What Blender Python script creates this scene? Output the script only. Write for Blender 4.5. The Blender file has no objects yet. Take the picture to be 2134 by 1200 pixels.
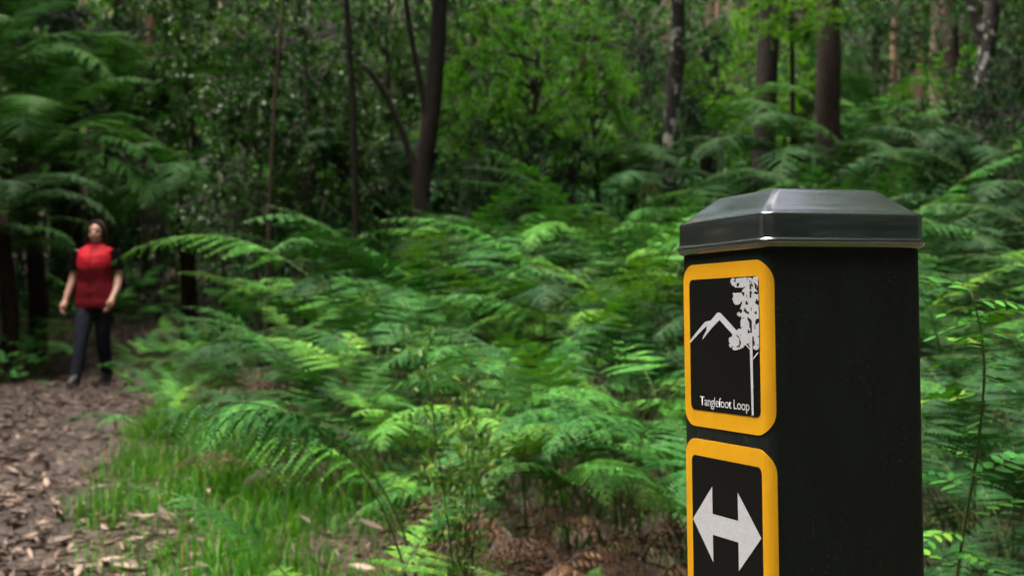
import bpy, bmesh, math, random
import numpy as np
from mathutils import Vector, Matrix, noise as mnoise

rng = np.random.default_rng(11)
random.seed(11)
scene = bpy.context.scene
COL = scene.collection
R = math.radians

# ---------------------------------------------------------------- camera, sky, sun, exposure
F = 2800.0                                   # focal length in pixels of the 2134 x 1200 photograph
EYE = 0.85
PITCH, ROLL = math.atan(60 / F), R(0.7)
cam_d = bpy.data.cameras.new("camera")
cam = bpy.data.objects.new("camera", cam_d)
COL.objects.link(cam)
scene.camera = cam
cam_d.sensor_width = 36.0
cam_d.lens = 36.0 * F / 2134.0
cam_d.clip_start, cam_d.clip_end = 0.05, 600.0
cam.location = (0, 0, EYE)
cam.rotation_euler = (math.pi / 2 + PITCH, ROLL, 0)
cam_d.dof.use_dof = True
cam_d.dof.focus_distance = 1.16
cam_d.dof.aperture_fstop = 11.0
cam_d.dof.aperture_blades = 7

SUN_EL, SUN_AZ = R(73), R(262)               # overcast light falling through the canopy gap overhead
world = bpy.data.worlds.new("World")
scene.world = world
world.use_nodes = True
wn = world.node_tree
sky = wn.nodes.new("ShaderNodeTexSky")
sky.sky_type = 'NISHITA'
sky.sun_disc = False
sky.sun_elevation, sky.sun_rotation = SUN_EL, SUN_AZ
sky.dust_density = 8.0
sky.air_density = 0.6
sky.ozone_density = 0.6
bg = wn.nodes["Background"]
wn.links.new(sky.outputs[0], bg.inputs[0])
bg.inputs[1].default_value = 0.05
sun_d = bpy.data.lights.new("sun", 'SUN')
sun_d.energy = 1.5
sun_d.angle = R(56)
sun_d.color = (1.0, 0.97, 0.90)
sun = bpy.data.objects.new("sun", sun_d)
COL.objects.link(sun)
sdir = Vector((math.sin(SUN_AZ) * math.cos(SUN_EL), math.cos(SUN_AZ) * math.cos(SUN_EL), math.sin(SUN_EL)))
sun.rotation_euler = (-sdir).to_track_quat('-Z', 'Y').to_euler()
sun.location = (0, 0, 40)
vs = scene.view_settings
vs.view_transform = 'Standard'
vs.look = 'None'
vs.exposure = 3.1
vs.gamma = 1.0
vs.use_curve_mapping = False
scene.cycles.use_denoising = True
scene.cycles.use_adaptive_sampling = True
scene.cycles.adaptive_threshold = 0.03
scene.cycles.max_bounces = 5
scene.cycles.diffuse_bounces = 3
scene.cycles.glossy_bounces = 2
scene.cycles.transmission_bounces = 3
scene.cycles.transparent_max_bounces = 4

# ---------------------------------------------------------------- helpers
def _rx(a): c, s = math.cos(a), math.sin(a); return np.array([[1, 0, 0], [0, c, -s], [0, s, c]])
def _ry(a): c, s = math.cos(a), math.sin(a); return np.array([[c, 0, s], [0, 1, 0], [-s, 0, c]])
CR = _ry(ROLL) @ _rx(math.pi / 2 + PITCH)
def at(px, py, y):
    """The place in the world at depth y whose bearing was measured in the photograph."""
    d = CR @ np.array([(px - 1067) / F, -(py - 600) / F, -1.0])
    return np.array([0, 0, EYE]) + d * (y / d[1])

def sstep(a, b, x):
    t = np.clip((x - a) / (b - a), 0, 1)
    return t * t * (3 - 2 * t)

def path_x(y):
    return -1.18 - 0.232 * y + 0.10 * np.sin(y * 0.7)

def ground_z(x, y):
    x = np.asarray(x, float); y = np.asarray(y, float)
    z = 0.018 * np.maximum(0, y - 3) + 0.13 * np.maximum(0, y - 16) + 0.30 * np.maximum(0, y - 34)
    xc = path_x(np.minimum(y, 24))
    z = z + 0.75 * sstep(1.3, 4.5, x - xc) * sstep(8, 15, y)
    z = z + 1.2 * sstep(1.3, 5.0, xc - x) * sstep(7, 14, y)
    bump = 0.035 * np.sin(x * 2.1 + y * 1.3) * np.sin(y * 1.7 - x * 0.8) + 0.02 * np.sin(x * 5.3) * np.cos(y * 4.1)
    return z + bump * (0.35 + 0.65 * sstep(0.6, 1.6, np.abs(x - xc)))

def mesh_np(name, V, Fc, mat=None, smooth=False):
    """Mesh from arrays: V (n,3), Fc list of integer arrays (m,3) or (m,4)."""
    me = bpy.data.meshes.new(name)
    if not isinstance(Fc, list):
        Fc = [Fc]
    Fc = [np.asarray(f, np.int32) for f in Fc if len(f)]
    V = np.asarray(V, np.float32)
    me.vertices.add(len(V)); me.vertices.foreach_set("co", V.ravel())
    loops = np.concatenate([f.ravel() for f in Fc])
    sizes = np.concatenate([np.full(len(f), f.shape[1], np.int32) for f in Fc])
    starts = np.concatenate([[0], np.cumsum(sizes)[:-1]]).astype(np.int32)
    me.loops.add(len(loops)); me.loops.foreach_set("vertex_index", loops)
    me.polygons.add(len(sizes)); me.polygons.foreach_set("loop_start", starts)
    me.polygons.foreach_set("loop_total", sizes)
    me.update(calc_edges=True)
    me.validate()
    if smooth:
        me.polygons.foreach_set("use_smooth", np.ones(len(sizes), bool))
    if mat:
        me.materials.append(mat)
    return me

class MB:
    """Collects arrays of geometry for one mesh."""
    def __init__(s): s.V, s.Q, s.T, s.n = [], [], [], 0
    def add(s, V, Fc):
        V = np.asarray(V, float); Fc = np.asarray(Fc, int)
        (s.Q if Fc.shape[1] == 4 else s.T).append(Fc + s.n)
        s.V.append(V); s.n += len(V)
    def tube(s, pts, rad, k=8, cap=True, wob=0.0, squash=None):
        pts = np.asarray(pts, float); n = len(pts)
        rad = np.broadcast_to(np.asarray(rad, float), (n,))
        T = np.gradient(pts, axis=0); T /= np.linalg.norm(T, axis=1)[:, None] + 1e-9
        ref = np.array([0.0, 1.0, 0.0]) if abs(T[0][1]) < 0.9 else np.array([1.0, 0, 0])
        ang = np.linspace(0, 2 * math.pi, k, endpoint=False)
        V = []
        for i in range(n):
            a = np.cross(ref, T[i]); a /= np.linalg.norm(a) + 1e-9
            b = np.cross(T[i], a); ref = b if abs(np.dot(b, T[i])) < 0.5 else ref
            r = rad[i] * (1 + (wob * rng.normal(size=k) if wob else 0))
            sx, sy = squash if squash else (1, 1)
            V.append(pts[i] + np.outer(np.cos(ang) * r * sx, a) + np.outer(np.sin(ang) * r * sy, b))
        V = np.concatenate(V)
        i, j = np.meshgrid(np.arange(n - 1), np.arange(k), indexing='ij')
        j2 = (j + 1) % k
        Q = np.stack([i * k + j, i * k + j2, (i + 1) * k + j2, (i + 1) * k + j], -1).reshape(-1, 4)
        s.add(V, Q)
        if cap:
            base = s.n - len(V)
            for off, c, flip in ((0, pts[0], True), ((n - 1) * k, pts[-1], False)):
                ci = s.n; s.V.append(np.array([c])); s.n += 1
                jj = np.arange(k); a_ = base + off + jj; b_ = base + off + (jj + 1) % k
                s.T.append(np.stack([b_, a_, np.full(k, ci)] if flip else [a_, b_, np.full(k, ci)], -1))
    def ellipsoid(s, c, r, nu=20, nv=14):
        u = np.linspace(0, 2 * math.pi, nu, endpoint=False); v = np.linspace(0.02, math.pi - 0.02, nv)
        P = [[c[0] + r[0] * math.sin(b) * math.cos(a), c[1] + r[1] * math.sin(b) * math.sin(a), c[2] + r[2] * math.cos(b)] for b in v for a in u]
        s.loft_faces(P, nv, nu)
    def loft_faces(s, P, n, k):
        base = s.n; P = np.asarray(P, float)
        i, j = np.meshgrid(np.arange(n - 1), np.arange(k), indexing='ij'); j2 = (j + 1) % k
        s.add(P, np.stack([i * k + j, (i + 1) * k + j, (i + 1) * k + j2, i * k + j2], -1).reshape(-1, 4))
        for off, flip in ((0, False), ((n - 1) * k, True)):
            ci = s.n; s.V.append(P[off:off + k].mean(0)[None]); s.n += 1
            jj = np.arange(k); a_ = base + off + jj; b_ = base + off + (jj + 1) % k
            s.T.append(np.stack([b_, a_, np.full(k, ci)] if flip else [a_, b_, np.full(k, ci)], -1))
    def loft(s, secs, k=28):
        """secs: (x, y, z, rx, ry) ellipses from bottom to top."""
        ang = np.linspace(0, 2 * math.pi, k, endpoint=False)
        P = np.concatenate([np.stack([x + rx * np.cos(ang), y + ry * np.sin(ang), np.full(k, z)], -1) for x, y, z, rx, ry in secs][::-1])
        s.loft_faces(P, len(secs), k)
    def mesh(s, name, mat=None, smooth=False):
        return mesh_np(name, np.concatenate(s.V), [np.concatenate(x) for x in (s.Q, s.T) if x], mat, smooth)

def link(name, me, parent=None, loc=None, rot=None, scale=None):
    o = bpy.data.objects.new(name, me)
    COL.objects.link(o)
    if parent: o.parent = parent
    if loc is not None: o.location = loc
    if rot is not None: o.rotation_euler = rot
    if scale is not None: o.scale = (scale,) * 3 if np.isscalar(scale) else scale
    return o

def tag(o, label, cat, group=None):
    o["label"] = label; o["category"] = cat
    if group: o["group"] = group
    return o

def thing(name, label, cat, loc=(0, 0, 0), rotz=0.0, group=None):
    o = link(name, None, None, loc, (0, 0, rotz))
    return tag(o, label, cat, group)

def kind(o, k, label=None):
    o["kind"] = k
    if label: o["label"] = label
    return o

def norm(a):
    a = np.asarray(a, float)
    return a / (np.linalg.norm(a, axis=-1, keepdims=True) + 1e-12)

# leaf templates, y along the leaf, unit length, x half-width 0.5
LEAF_V = np.array([[0, 0, 0], [-.42, .3, .05], [-.33, .68, .05], [0, 1, -.04], [.33, .68, .05], [.42, .3, .05]])
LEAF_F = np.array([[0, 5, 4, 3], [0, 3, 2, 1]])
def _lobed(n=6):
    V, Fc = [[0, 0, 0]], []
    for k in range(n):
        y0, y1 = k / n, (k + 1) / n
        w = 0.5 * (1 - 0.72 * y0) * (0.9 if k else 0.8)
        b = len(V)
        V += [[0, y1, 0], [w, y0 + .85 / n, .04], [-w, y0 + .85 / n, .04], [w * .35, y1, .0], [-w * .35, y1, .0]]
        prev = 0 if k == 0 else b - 5
        pr, pl = (0, 0) if k == 0 else (b - 2, b - 1)
        if k == 0:
            Fc += [[prev, b + 1, b + 3, b], [prev, b, b + 4, b + 2]]
        else:
            Fc += [[pr, b + 1, b + 3, b], [prev, pr, b, b], [pl, b, b + 4, b + 2]]
    V = np.array(V); out = [f for f in Fc if len(set(f)) == 4]
    return V, np.array(out)
LOB_V, LOB_F = _lobed(6)

def scatter(TV, TF, pos, tip, nrm, length, width):
    """Copies of a template, y axis to tip, z axis to nrm, as one pair of arrays."""
    pos = np.asarray(pos, float); y = norm(tip); z = np.asarray(nrm, float)
    z = norm(z - y * np.sum(z * y, -1, keepdims=True)); x = np.cross(y, z)
    L = np.asarray(length, float).reshape(-1, 1, 1); Wd = np.asarray(width, float).reshape(-1, 1, 1)
    t = TV[None]
    V = pos[:, None] + x[:, None] * t[..., 0:1] * Wd + y[:, None] * t[..., 1:2] * L + z[:, None] * t[..., 2:3] * Wd
    Fc = TF[None] + (np.arange(len(pos)) * len(TV))[:, None, None]
    return V.reshape(-1, 3), Fc.reshape(-1, TF.shape[1])

# ---------------------------------------------------------------- materials
def new_mat(name):
    m = bpy.data.materials.new(name); m.use_nodes = True
    nt = m.node_tree
    return m, nt, nt.nodes["Principled BSDF"], nt.nodes["Material Output"]

def ramp(nt, fac, stops):
    r = nt.nodes.new("ShaderNodeValToRGB")
    el = r.color_ramp.elements
    while len(el) < len(stops): el.new(0.5)
    for e, (p, c) in zip(el, stops):
        e.position = p; e.color = (*c, 1)
    nt.links.new(fac, r.inputs[0])
    return r.outputs[0]

def rand_value(nt, w_obj=0.6, w_isl=0.4):
    oi = nt.nodes.new("ShaderNodeObjectInfo"); ge = nt.nodes.new("ShaderNodeNewGeometry")
    a = nt.nodes.new("ShaderNodeMath"); a.operation = 'MULTIPLY'; a.inputs[1].default_value = w_obj
    b = nt.nodes.new("ShaderNodeMath"); b.operation = 'MULTIPLY_ADD'; b.inputs[1].default_value = w_isl
    nt.links.new(oi.outputs["Random"], a.inputs[0])
    nt.links.new(ge.outputs["Random Per Island"], b.inputs[0]); nt.links.new(a.outputs[0], b.inputs[2])
    return b.outputs[0]

def leaf_mat(name, stops, rough=0.45, trans=0.3, spec=0.5, w_obj=0.65, w_isl=0.35):
    m, nt, p, out = new_mat(name)
    col = ramp(nt, rand_value(nt, w_obj, w_isl), stops)
    nt.links.new(col, p.inputs["Base Color"])
    p.inputs["Roughness"].default_value = rough
    p.inputs["Specular IOR Level"].default_value = spec
    if trans > 0:
        t = nt.nodes.new("ShaderNodeBsdfTranslucent")
        h = nt.nodes.new("ShaderNodeHueSaturation")
        h.inputs["Hue"].default_value = 0.485; h.inputs["Saturation"].default_value = 1.1; h.inputs["Value"].default_value = 1.25
        nt.links.new(col, h.inputs["Color"]); nt.links.new(h.outputs[0], t.inputs[0])
        mx = nt.nodes.new("ShaderNodeMixShader"); mx.inputs[0].default_value = trans
        nt.links.new(p.outputs[0], mx.inputs[1]); nt.links.new(t.outputs[0], mx.inputs[2])
        nt.links.new(mx.outputs[0], out.inputs[0])
    return m

def surf_mat(name, col, rough=0.6, bump=0.0, scale=40.0, col2=None, metallic=0.0, spec=0.5, coat=0.0, stretch=None, detail=6):
    m, nt, p, out = new_mat(name)
    p.inputs["Base Color"].default_value = (*col, 1)
    p.inputs["Roughness"].default_value = rough
    p.inputs["Metallic"].default_value = metallic
    p.inputs["Specular IOR Level"].default_value = spec
    p.inputs["Coat Weight"].default_value = coat
    p.inputs["Coat Roughness"].default_value = 0.12
    tc = nt.nodes.new("ShaderNodeTexCoord"); mp = nt.nodes.new("ShaderNodeMapping")
    nt.links.new(tc.outputs["Object"], mp.inputs[0])
    if stretch: mp.inputs["Scale"].default_value = stretch
    n = nt.nodes.new("ShaderNodeTexNoise"); n.inputs["Scale"].default_value = scale; n.inputs["Detail"].default_value = detail
    nt.links.new(mp.outputs[0], n.inputs["Vector"])
    if col2:
        nt.links.new(ramp(nt, n.outputs[0], [(0.35, col), (0.65, col2)]), p.inputs["Base Color"])
    if bump:
        b = nt.nodes.new("ShaderNodeBump"); b.inputs["Strength"].default_value = bump; b.inputs["Distance"].default_value = 0.02
        nt.links.new(n.outputs[0], b.inputs["Height"]); nt.links.new(b.outputs[0], p.inputs["Normal"])
    return m

M_BRACKEN = leaf_mat("bracken_leaf", [(0, (.006, .040, .009)), (.3, (.017, .095, .015)), (.6, (.038, .172, .020)), (.85, (.090, .250, .024)), (1, (.220, .330, .030))], .6, .14, .12)
M_BRACKEN_DK = leaf_mat("bracken_leaf_deep_green_shaded", [(0, (.004, .024, .006)), (.6, (.010, .054, .012)), (1, (.028, .100, .016))], .6, .12, .12)  # darker copy of the bracken green; deep shade is put into this colour
M_DEAD = leaf_mat("dead_frond", [(0, (.018, .008, .005)), (.5, (.055, .025, .012)), (.85, (.13, .068, .032)), (1, (.34, .21, .11))], .7, .12, .2)
M_TREEFERN = leaf_mat("tree_fern_leaf", [(0, (.010, .052, .010)), (.6, (.022, .105, .014)), (1, (.075, .190, .020))], .6, .22, .10)
M_GLOSSY = leaf_mat("glossy_shrub_leaf", [(0, (.010, .044, .008)), (.6, (.030, .105, .013)), (1, (.095, .185, .020))], .28, .28, .28, .4, .6)
M_OLIVE = leaf_mat("olive_leaf", [(0, (.011, .050, .010)), (.6, (.027, .100, .015)), (1, (.080, .155, .026))], .5, .28, .12, .4, .6)
M_BRIGHT = leaf_mat("bright_wattle_leaf", [(0, (.040, .180, .014)), (.6, (.085, .295, .018)), (1, (.170, .390, .028))], .5, .42, .15, .3, .7)
M_FAR = leaf_mat("distant_leaf", [(0, (.012, .038, .010)), (.45, (.025, .100, .016)), (.85, (.062, .165, .024)), (1, (.16, .16, .06))], .6, .28, .1, .3, .7)
M_GRASS = leaf_mat("grass_blade", [(0, (.018, .100, .008)), (.6, (.040, .170, .011)), (.92, (.090, .235, .018)), (1, (.26, .22, .09))], .6, .32, .15, 0, 1)
M_LITTER = leaf_mat("fallen_leaf", [(0, (.018, .011, .008)), (.4, (.045, .028, .020)), (.62, (.135, .092, .068)), (.84, (.40, .30, .215)), (1, (.36, .19, .08))], .65, .06, .3, .5, .5)
M_STEM = surf_mat("green_stalk", (.055, .085, .022), .6, spec=.2)
M_STEM_DK = surf_mat("brown_stalk", (.035, .022, .014), .6)
M_TWIG = surf_mat("twig_bark", (.03, .022, .016), .8)

def bark(name, a, b, rough=0.85, sc=9.0, st=(5, 5, 0.8), bump=0.8, patch=None):
    m = surf_mat(name, a, rough, bump, sc, b, stretch=st, spec=.25)
    if patch:
        nt = m.node_tree; p = nt.nodes["Principled BSDF"]
        src = p.inputs["Base Color"].links[0].from_socket
        tc = nt.nodes.new("ShaderNodeTexCoord")
        n = nt.nodes.new("ShaderNodeTexNoise"); n.inputs["Scale"].default_value = 8.0; n.inputs["Detail"].default_value = 5
        nt.links.new(tc.outputs["Object"], n.inputs["Vector"])
        mix = nt.nodes.new("ShaderNodeMix"); mix.data_type = 'RGBA'
        nt.links.new(ramp(nt, n.outputs[0], [(.55, (0, 0, 0)), (.60, (1, 1, 1))]), mix.inputs[0])
        nt.links.new(src, mix.inputs[6]); mix.inputs[7].default_value = (*patch, 1)
        nt.links.new(mix.outputs[2], p.inputs["Base Color"])
    return m
B_DARK = bark("dark_fibrous_bark", (.008, .006, .0045), (.022, .014, .010))
B_RED = bark("red_brown_fibrous_bark", (.011, .0065, .005), (.032, .017, .012))
B_BROWN = bark("brown_bark", (.022, .015, .010), (.065, .045, .030))
B_PALE = bark("pale_smooth_bark", (.20, .15, .11), (.32, .25, .19), .7, 4, (3, 3, .5), .3)
B_TAN = bark("tan_bark", (.14, .085, .055), (.27, .175, .12), .8, 5, (4, 4, .5), .5)
B_MOTTLE = bark("lichen_spotted_bark", (.010, .008, .0065), (.026, .021, .017), patch=(.22, .22, .19))
B_FERN = bark("tree_fern_trunk", (.012, .007, .005), (.04, .020, .012), .95, 20, (3, 3, 1), 1.0)

# ---------------------------------------------------------------- ground, path
def build_ground():
    m, nt, p, out = new_mat("forest_floor_soil")
    tc = nt.nodes.new("ShaderNodeTexCoord")
    n1 = nt.nodes.new("ShaderNodeTexNoise"); n1.inputs["Scale"].default_value = 3.0; n1.inputs["Detail"].default_value = 8
    n2 = nt.nodes.new("ShaderNodeTexVoronoi"); n2.inputs["Scale"].default_value = 26.0
    for n in (n1, n2): nt.links.new(tc.outputs["Object"], n.inputs["Vector"])
    c1 = ramp(nt, n1.outputs[0], [(.3, (.022, .014, .009)), (.55, (.055, .034, .020)), (.75, (.035, .045, .016))])
    mix = nt.nodes.new("ShaderNodeMix"); mix.data_type = 'RGBA'; mix.inputs[0].default_value = .35
    nt.links.new(c1, mix.inputs[6])
    nt.links.new(ramp(nt, n2.outputs["Color"], [(.2, (.015, .010, .007)), (.9, (.14, .085, .05))]), mix.inputs[7])
    nt.links.new(mix.outputs[2], p.inputs["Base Color"])
    p.inputs["Roughness"].default_value = .9
    b = nt.nodes.new("ShaderNodeBump"); b.inputs["Distance"].default_value = .03
    nt.links.new(n2.outputs["Distance"], b.inputs["Height"]); nt.links.new(b.outputs[0], p.inputs["Normal"])
    ys = np.concatenate([np.linspace(-12, 0, 25), np.linspace(0.1, 20, 190), np.linspace(20.4, 60, 80), np.linspace(62, 160, 30)])
    xs = np.concatenate([np.linspace(-120, -14, 40), np.linspace(-13.8, 13.8, 190), np.linspace(14, 120, 40)])
    X, Y = np.meshgrid(xs, ys)
    Z = ground_z(X, Y)
    V = np.stack([X, Y, Z], -1).reshape(-1, 3)
    a, c = len(ys), len(xs)
    i, j = np.meshgrid(np.arange(a - 1), np.arange(c - 1), indexing='ij')
    Q = np.stack([i * c + j, i * c + j + 1, (i + 1) * c + j + 1, (i + 1) * c + j], -1).reshape(-1, 4)
    kind(link("ground", mesh_np("ground", V, Q, m, True)), "structure", "dark forest floor soil under the ferns")
    # path sheet
    m, nt, p, out = new_mat("trodden_leaf_mould")
    tc = nt.nodes.new("ShaderNodeTexCoord")
    n1 = nt.nodes.new("ShaderNodeTexNoise"); n1.inputs["Scale"].default_value = 7.0; n1.inputs["Detail"].default_value = 9
    n2 = nt.nodes.new("ShaderNodeTexVoronoi"); n2.inputs["Scale"].default_value = 34.0
    for n in (n1, n2): nt.links.new(tc.outputs["Object"], n.inputs["Vector"])
    mix = nt.nodes.new("ShaderNodeMix"); mix.data_type = 'RGBA'; mix.inputs[0].default_value = .5
    nt.links.new(ramp(nt, n1.outputs[0], [(.3, (.022, .014, .011)), (.7, (.070, .046, .035))]), mix.inputs[6])
    nt.links.new(ramp(nt, n2.outputs["Color"], [(.15, (.013, .008, .006)), (.9, (.095, .062, .043))]), mix.inputs[7])
    nt.links.new(mix.outputs[2], p.inputs["Base Color"]); p.inputs["Roughness"].default_value = .85
    b = nt.nodes.new("ShaderNodeBump"); b.inputs["Distance"].default_value = .03
    nt.links.new(n2.outputs["Distance"], b.inputs["Height"]); nt.links.new(b.outputs[0], p.inputs["Normal"])
    ys = np.linspace(-1, 17.2, 300); us = np.linspace(-1, 1, 24)
    V = []
    for y in ys:
        hw = 0.95 - 0.020 * y + 0.08 * math.sin(y * 2.3) + 0.05 * math.sin(y * 5.1)
        x = path_x(y) + us * hw
        V.append(np.stack([x, np.full(24, y), ground_z(x, np.full(24, y)) + .006 - .02 * np.abs(us) ** 8], -1))
    i, j = np.meshgrid(np.arange(299), np.arange(23), indexing='ij')
    Q = np.stack([i * 24 + j, i * 24 + j + 1, (i + 1) * 24 + j + 1, (i + 1) * 24 + j], -1).reshape(-1, 4)
    return kind(link("path", mesh_np("path", np.concatenate(V), Q, m, True)), "structure", "earthen walking path strewn with fallen leaves")
PATH = build_ground()

# ---------------------------------------------------------------- trail marker post
def build_marker():
    W, r, th = .1545, .010, R(20)
    u = np.array([math.cos(th), math.sin(th)]); v = np.array([-math.sin(th), math.cos(th)])
    nc = np.array([1.105 * .19, 1.105])
    c = nc + u * W / 2 + v * W / 2
    root = thing("trail_marker_post", "square dark green metal trail marker post with cap and yellow-bordered signs", "trail marker", (c[0], c[1], 0), th)
    mp = surf_mat("dark_green_powder_coat", (.0046, .0078, .0066), .55, .06, 60, (.0070, .0110, .0095), spec=.25, stretch=(1, 1, .25))
    mc = surf_mat("dark_grey_gloss_cap", (.016, .019, .019), .22, .06, 300, (.022, .025, .025), spec=.8, coat=1.0)
    mc.node_tree.nodes["Principled BSDF"].inputs["Coat IOR"].default_value = 2.3
    for m_, amt in ((mp, .30), (mc, .22)):                    # fine dust and scuffs
        nt = m_.node_tree; p = nt.nodes["Principled BSDF"]; src = p.inputs["Base Color"].links[0].from_socket
        tc = nt.nodes.new("ShaderNodeTexCoord"); mix = nt.nodes.new("ShaderNodeMix"); mix.data_type = 'RGBA'
        n1 = nt.nodes.new("ShaderNodeTexNoise"); n1.inputs["Scale"].default_value = 330; n1.inputs["Detail"].default_value = 2
        n2 = nt.nodes.new("ShaderNodeTexNoise"); n2.inputs["Scale"].default_value = 16; n2.inputs["Detail"].default_value = 6
        for q in (n1, n2): nt.links.new(tc.outputs["Object"], q.inputs["Vector"])
        a = nt.nodes.new("ShaderNodeMath"); a.operation = 'MULTIPLY'
        b_ = nt.nodes.new("ShaderNodeMath"); b_.operation = 'MULTIPLY'; b_.inputs[1].default_value = amt
        nt.links.new(ramp(nt, n1.outputs[0], [(.60, (0, 0, 0)), (.74, (1, 1, 1))]), a.inputs[0])
        nt.links.new(ramp(nt, n2.outputs[0], [(.42, (.1, .1, .1)), (.66, (1, 1, 1))]), a.inputs[1])
        nt.links.new(a.outputs[0], b_.inputs[0]); nt.links.new(b_.outputs[0], mix.inputs[0])
        nt.links.new(src, mix.inputs[6]); mix.inputs[7].default_value = (.10, .105, .09, 1)
        nt.links.new(mix.outputs[2], p.inputs["Base Color"])
    def rsq(h, rad, n=6):
        pts = []
        for q, (cx, cy) in enumerate(((1, 1), (-1, 1), (-1, -1), (1, -1))):
            for k in range(n + 1):
                a = (q + k / n) * math.pi / 2
                pts.append((cx * (h - rad) + rad * math.cos(a), cy * (h - rad) + rad * math.sin(a)))
        return np.array(pts)
    def loft(levels, mat, name):
        b = MB(); P = []
        for z, h, rad in levels[::-1]:
            q = rsq(h, rad); P.append(np.column_stack([q, np.full(len(q), z)]))
        b.loft_faces(np.concatenate(P), len(levels), 28)
        me = b.mesh(name, mat, True)
        return me
    H = W / 2
    link("post", loft([(-.15, H, r), (.2, H, r), (.5, H, r), (.7, H, r), (.9, H, r), (.925, H, r)], mp, "post"), root)
    # cap: rolled rim, short skirt, rounded eave, hipped slopes, flat top
    capl = [(.9040, H + .0003, r), (.9048, H + .0020, .0105), (.9065, H + .0038, .0110), (.9090, H + .0048, .0115), (.9105, H + .0050, .0115), (.9114, H + .0047, .0115), (.9120, H + .0040, .011), (.9124, H + .0033, .0105),
            (.9140, H + .0030, .010), (.9230, H + .0028, .010), (.9318, H + .0026, .010), (.9334, H + .0020, .0095), (.9344, H + .0008, .009), (.9351, H - .0012, .008),
            (.9425, H - .0098, .0065), (.9507, H - .0195, .0055), (.9551, H - .0248, .0050), (.9565, H - .0275, .0045), (.9569, H - .030, .004)]
    link("cap", loft(capl, mc, "cap"), root)

    def pos(s, z, off):
        """s: metres from the near corner along the sign face (negative: round the corner onto the next face)."""
        # s measured along the surface; s=r is where the flat ends; arc length pi*r/2
        if s >= r:
            y = -H + s
            if y > H - r:
                a = min((y - (H - r)) / r, math.pi / 2)
                return (-H + r - (r + off) * math.cos(a), H - r + (r + off) * math.sin(a), z)
            return (-H - off, y, z)
        a = (r - s) / r
        if a <= math.pi / 2:
            return (-H + r - (r + off) * math.cos(a), -H + r - (r + off) * math.sin(a), z)
        return (-H + r + (a - math.pi / 2) * r, -H - off, z)

    def rounded_sheet(s0, s1, z0, z1, rad, off, mat, name, parent, n=44):
        """A sheet with rounded corners that follows the surface; its rim is folded back to the post."""
        ss = sorted(set(np.round(np.concatenate([np.linspace(s0, s1, n), s0 + rad * (1 - np.cos(np.linspace(0, math.pi / 2, 9))), s1 - rad * (1 - np.cos(np.linspace(0, math.pi / 2, 9)))]), 6)))
        V, Q = [], []
        for s in ss:
            d = min(s - s0, s1 - s)
            e = 0 if d >= rad else rad - math.sqrt(max(0, rad * rad - (rad - d) ** 2))
            V += [pos(s, z0 + e, -.0004), pos(s, z0 + e, off), pos(s, z1 - e, off), pos(s, z1 - e, -.0004)]
        for k in range(len(ss) - 1):
            a, b = 4 * k, 4 * k + 4
            for q in range(3): Q.append([a + q, a + q + 1, b + q + 1, b + q])
        Q.append([0, 3, 2, 1]); e = 4 * (len(ss) - 1); Q.append([e, e + 1, e + 2, e + 3])
        me = mesh_np(name, V, np.array(Q), mat); me.shade_flat()
        return link(name, me, parent)

    def flat(polys, off, mat, name, parent):
        bm = bmesh.new()
        for poly in polys:
            vs_ = [bm.verts.new(pos(s, z, off)) for s, z in poly]
            try: bm.faces.new(vs_)
            except ValueError: pass
        bm.normal_update()
        bmesh.ops.triangulate(bm, faces=bm.faces[:])
        me = bpy.data.meshes.new(name); bm.to_mesh(me); bm.free(); me.materials.append(mat)
        return link(name, me, parent)

    my = surf_mat("yellow_vinyl", (.72, .36, .007), .55, .02, 30, (.66, .32, .007), spec=.25)
    mk = surf_mat("black_vinyl", (.0030, .0032, .0036), .5, spec=.2)
    mw = surf_mat("white_reflective_vinyl", (.55, .56, .60), .45, .04, 500, (.47, .48, .52), spec=.4)
    PS0, PS1 = .0118, .1350                              # panel, measured from the near corner
    def pan(uu, vv, z0, z1):                             # fractions from the left and the top of the panel
        return (PS1 + (PS0 - PS1) * uu, z1 + (z0 - z1) * vv)
    # upper sign
    s1 = rounded_sheet(-.0028, .1490, .7490, .8952, .020, .0006, my, "sign", root)
    s1["label"] = "yellow-bordered black sign with mountain, tall tree and trail name"
    z0, z1 = .7642, .8816
    rounded_sheet(PS0, PS1, z0, z1, .006, .0010, mk, "panel", s1)
    # mountain, measured on the panel as fractions
    def zz(x, y):   # from the enlarged view of the panel
        uu = (x - 45) / 452.0
        top = 167 - 34 * uu; bot = 985 + 58 * uu
        k = .0655                                     # foreshortening along the face
        uu = uu * (1 + k) / (1 + k * uu) if False else uu + .06 * uu * (1 - uu)
        return pan(uu, (y - top) / (bot - top), z0, z1)
    mtn = [(46, 552), (100, 488), (150, 432), (186, 424), (206, 404), (226, 378), (240, 371), (254, 376), (300, 425), (352, 482), (365, 512), (330, 512), (300, 480), (246, 420), (200, 465), (170, 500), (128, 549), (140, 516), (158, 488), (160, 458), (110, 505), (46, 570)]
    flat([[zz(*p_) for p_ in mtn]], .0013, mw, "mountain_emblem", s1)
    # tree foliage as ragged cells
    blobs = [(375, 168, 55, 42), (425, 160, 30, 45), (478, 170, 20, 40), (360, 282, 28, 36), (372, 250, 40, 12), (440, 270, 55, 75), (470, 330, 30, 110), (425, 360, 45, 70), (374, 378, 14, 16), (430, 440, 50, 75), (478, 450, 22, 90), (360, 545, 56, 58), (345, 575, 40, 34), (410, 520, 60, 45), (475, 560, 24, 48), (385, 500, 40, 30)]
    cells = []
    st = 5.5
    y = 128
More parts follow.
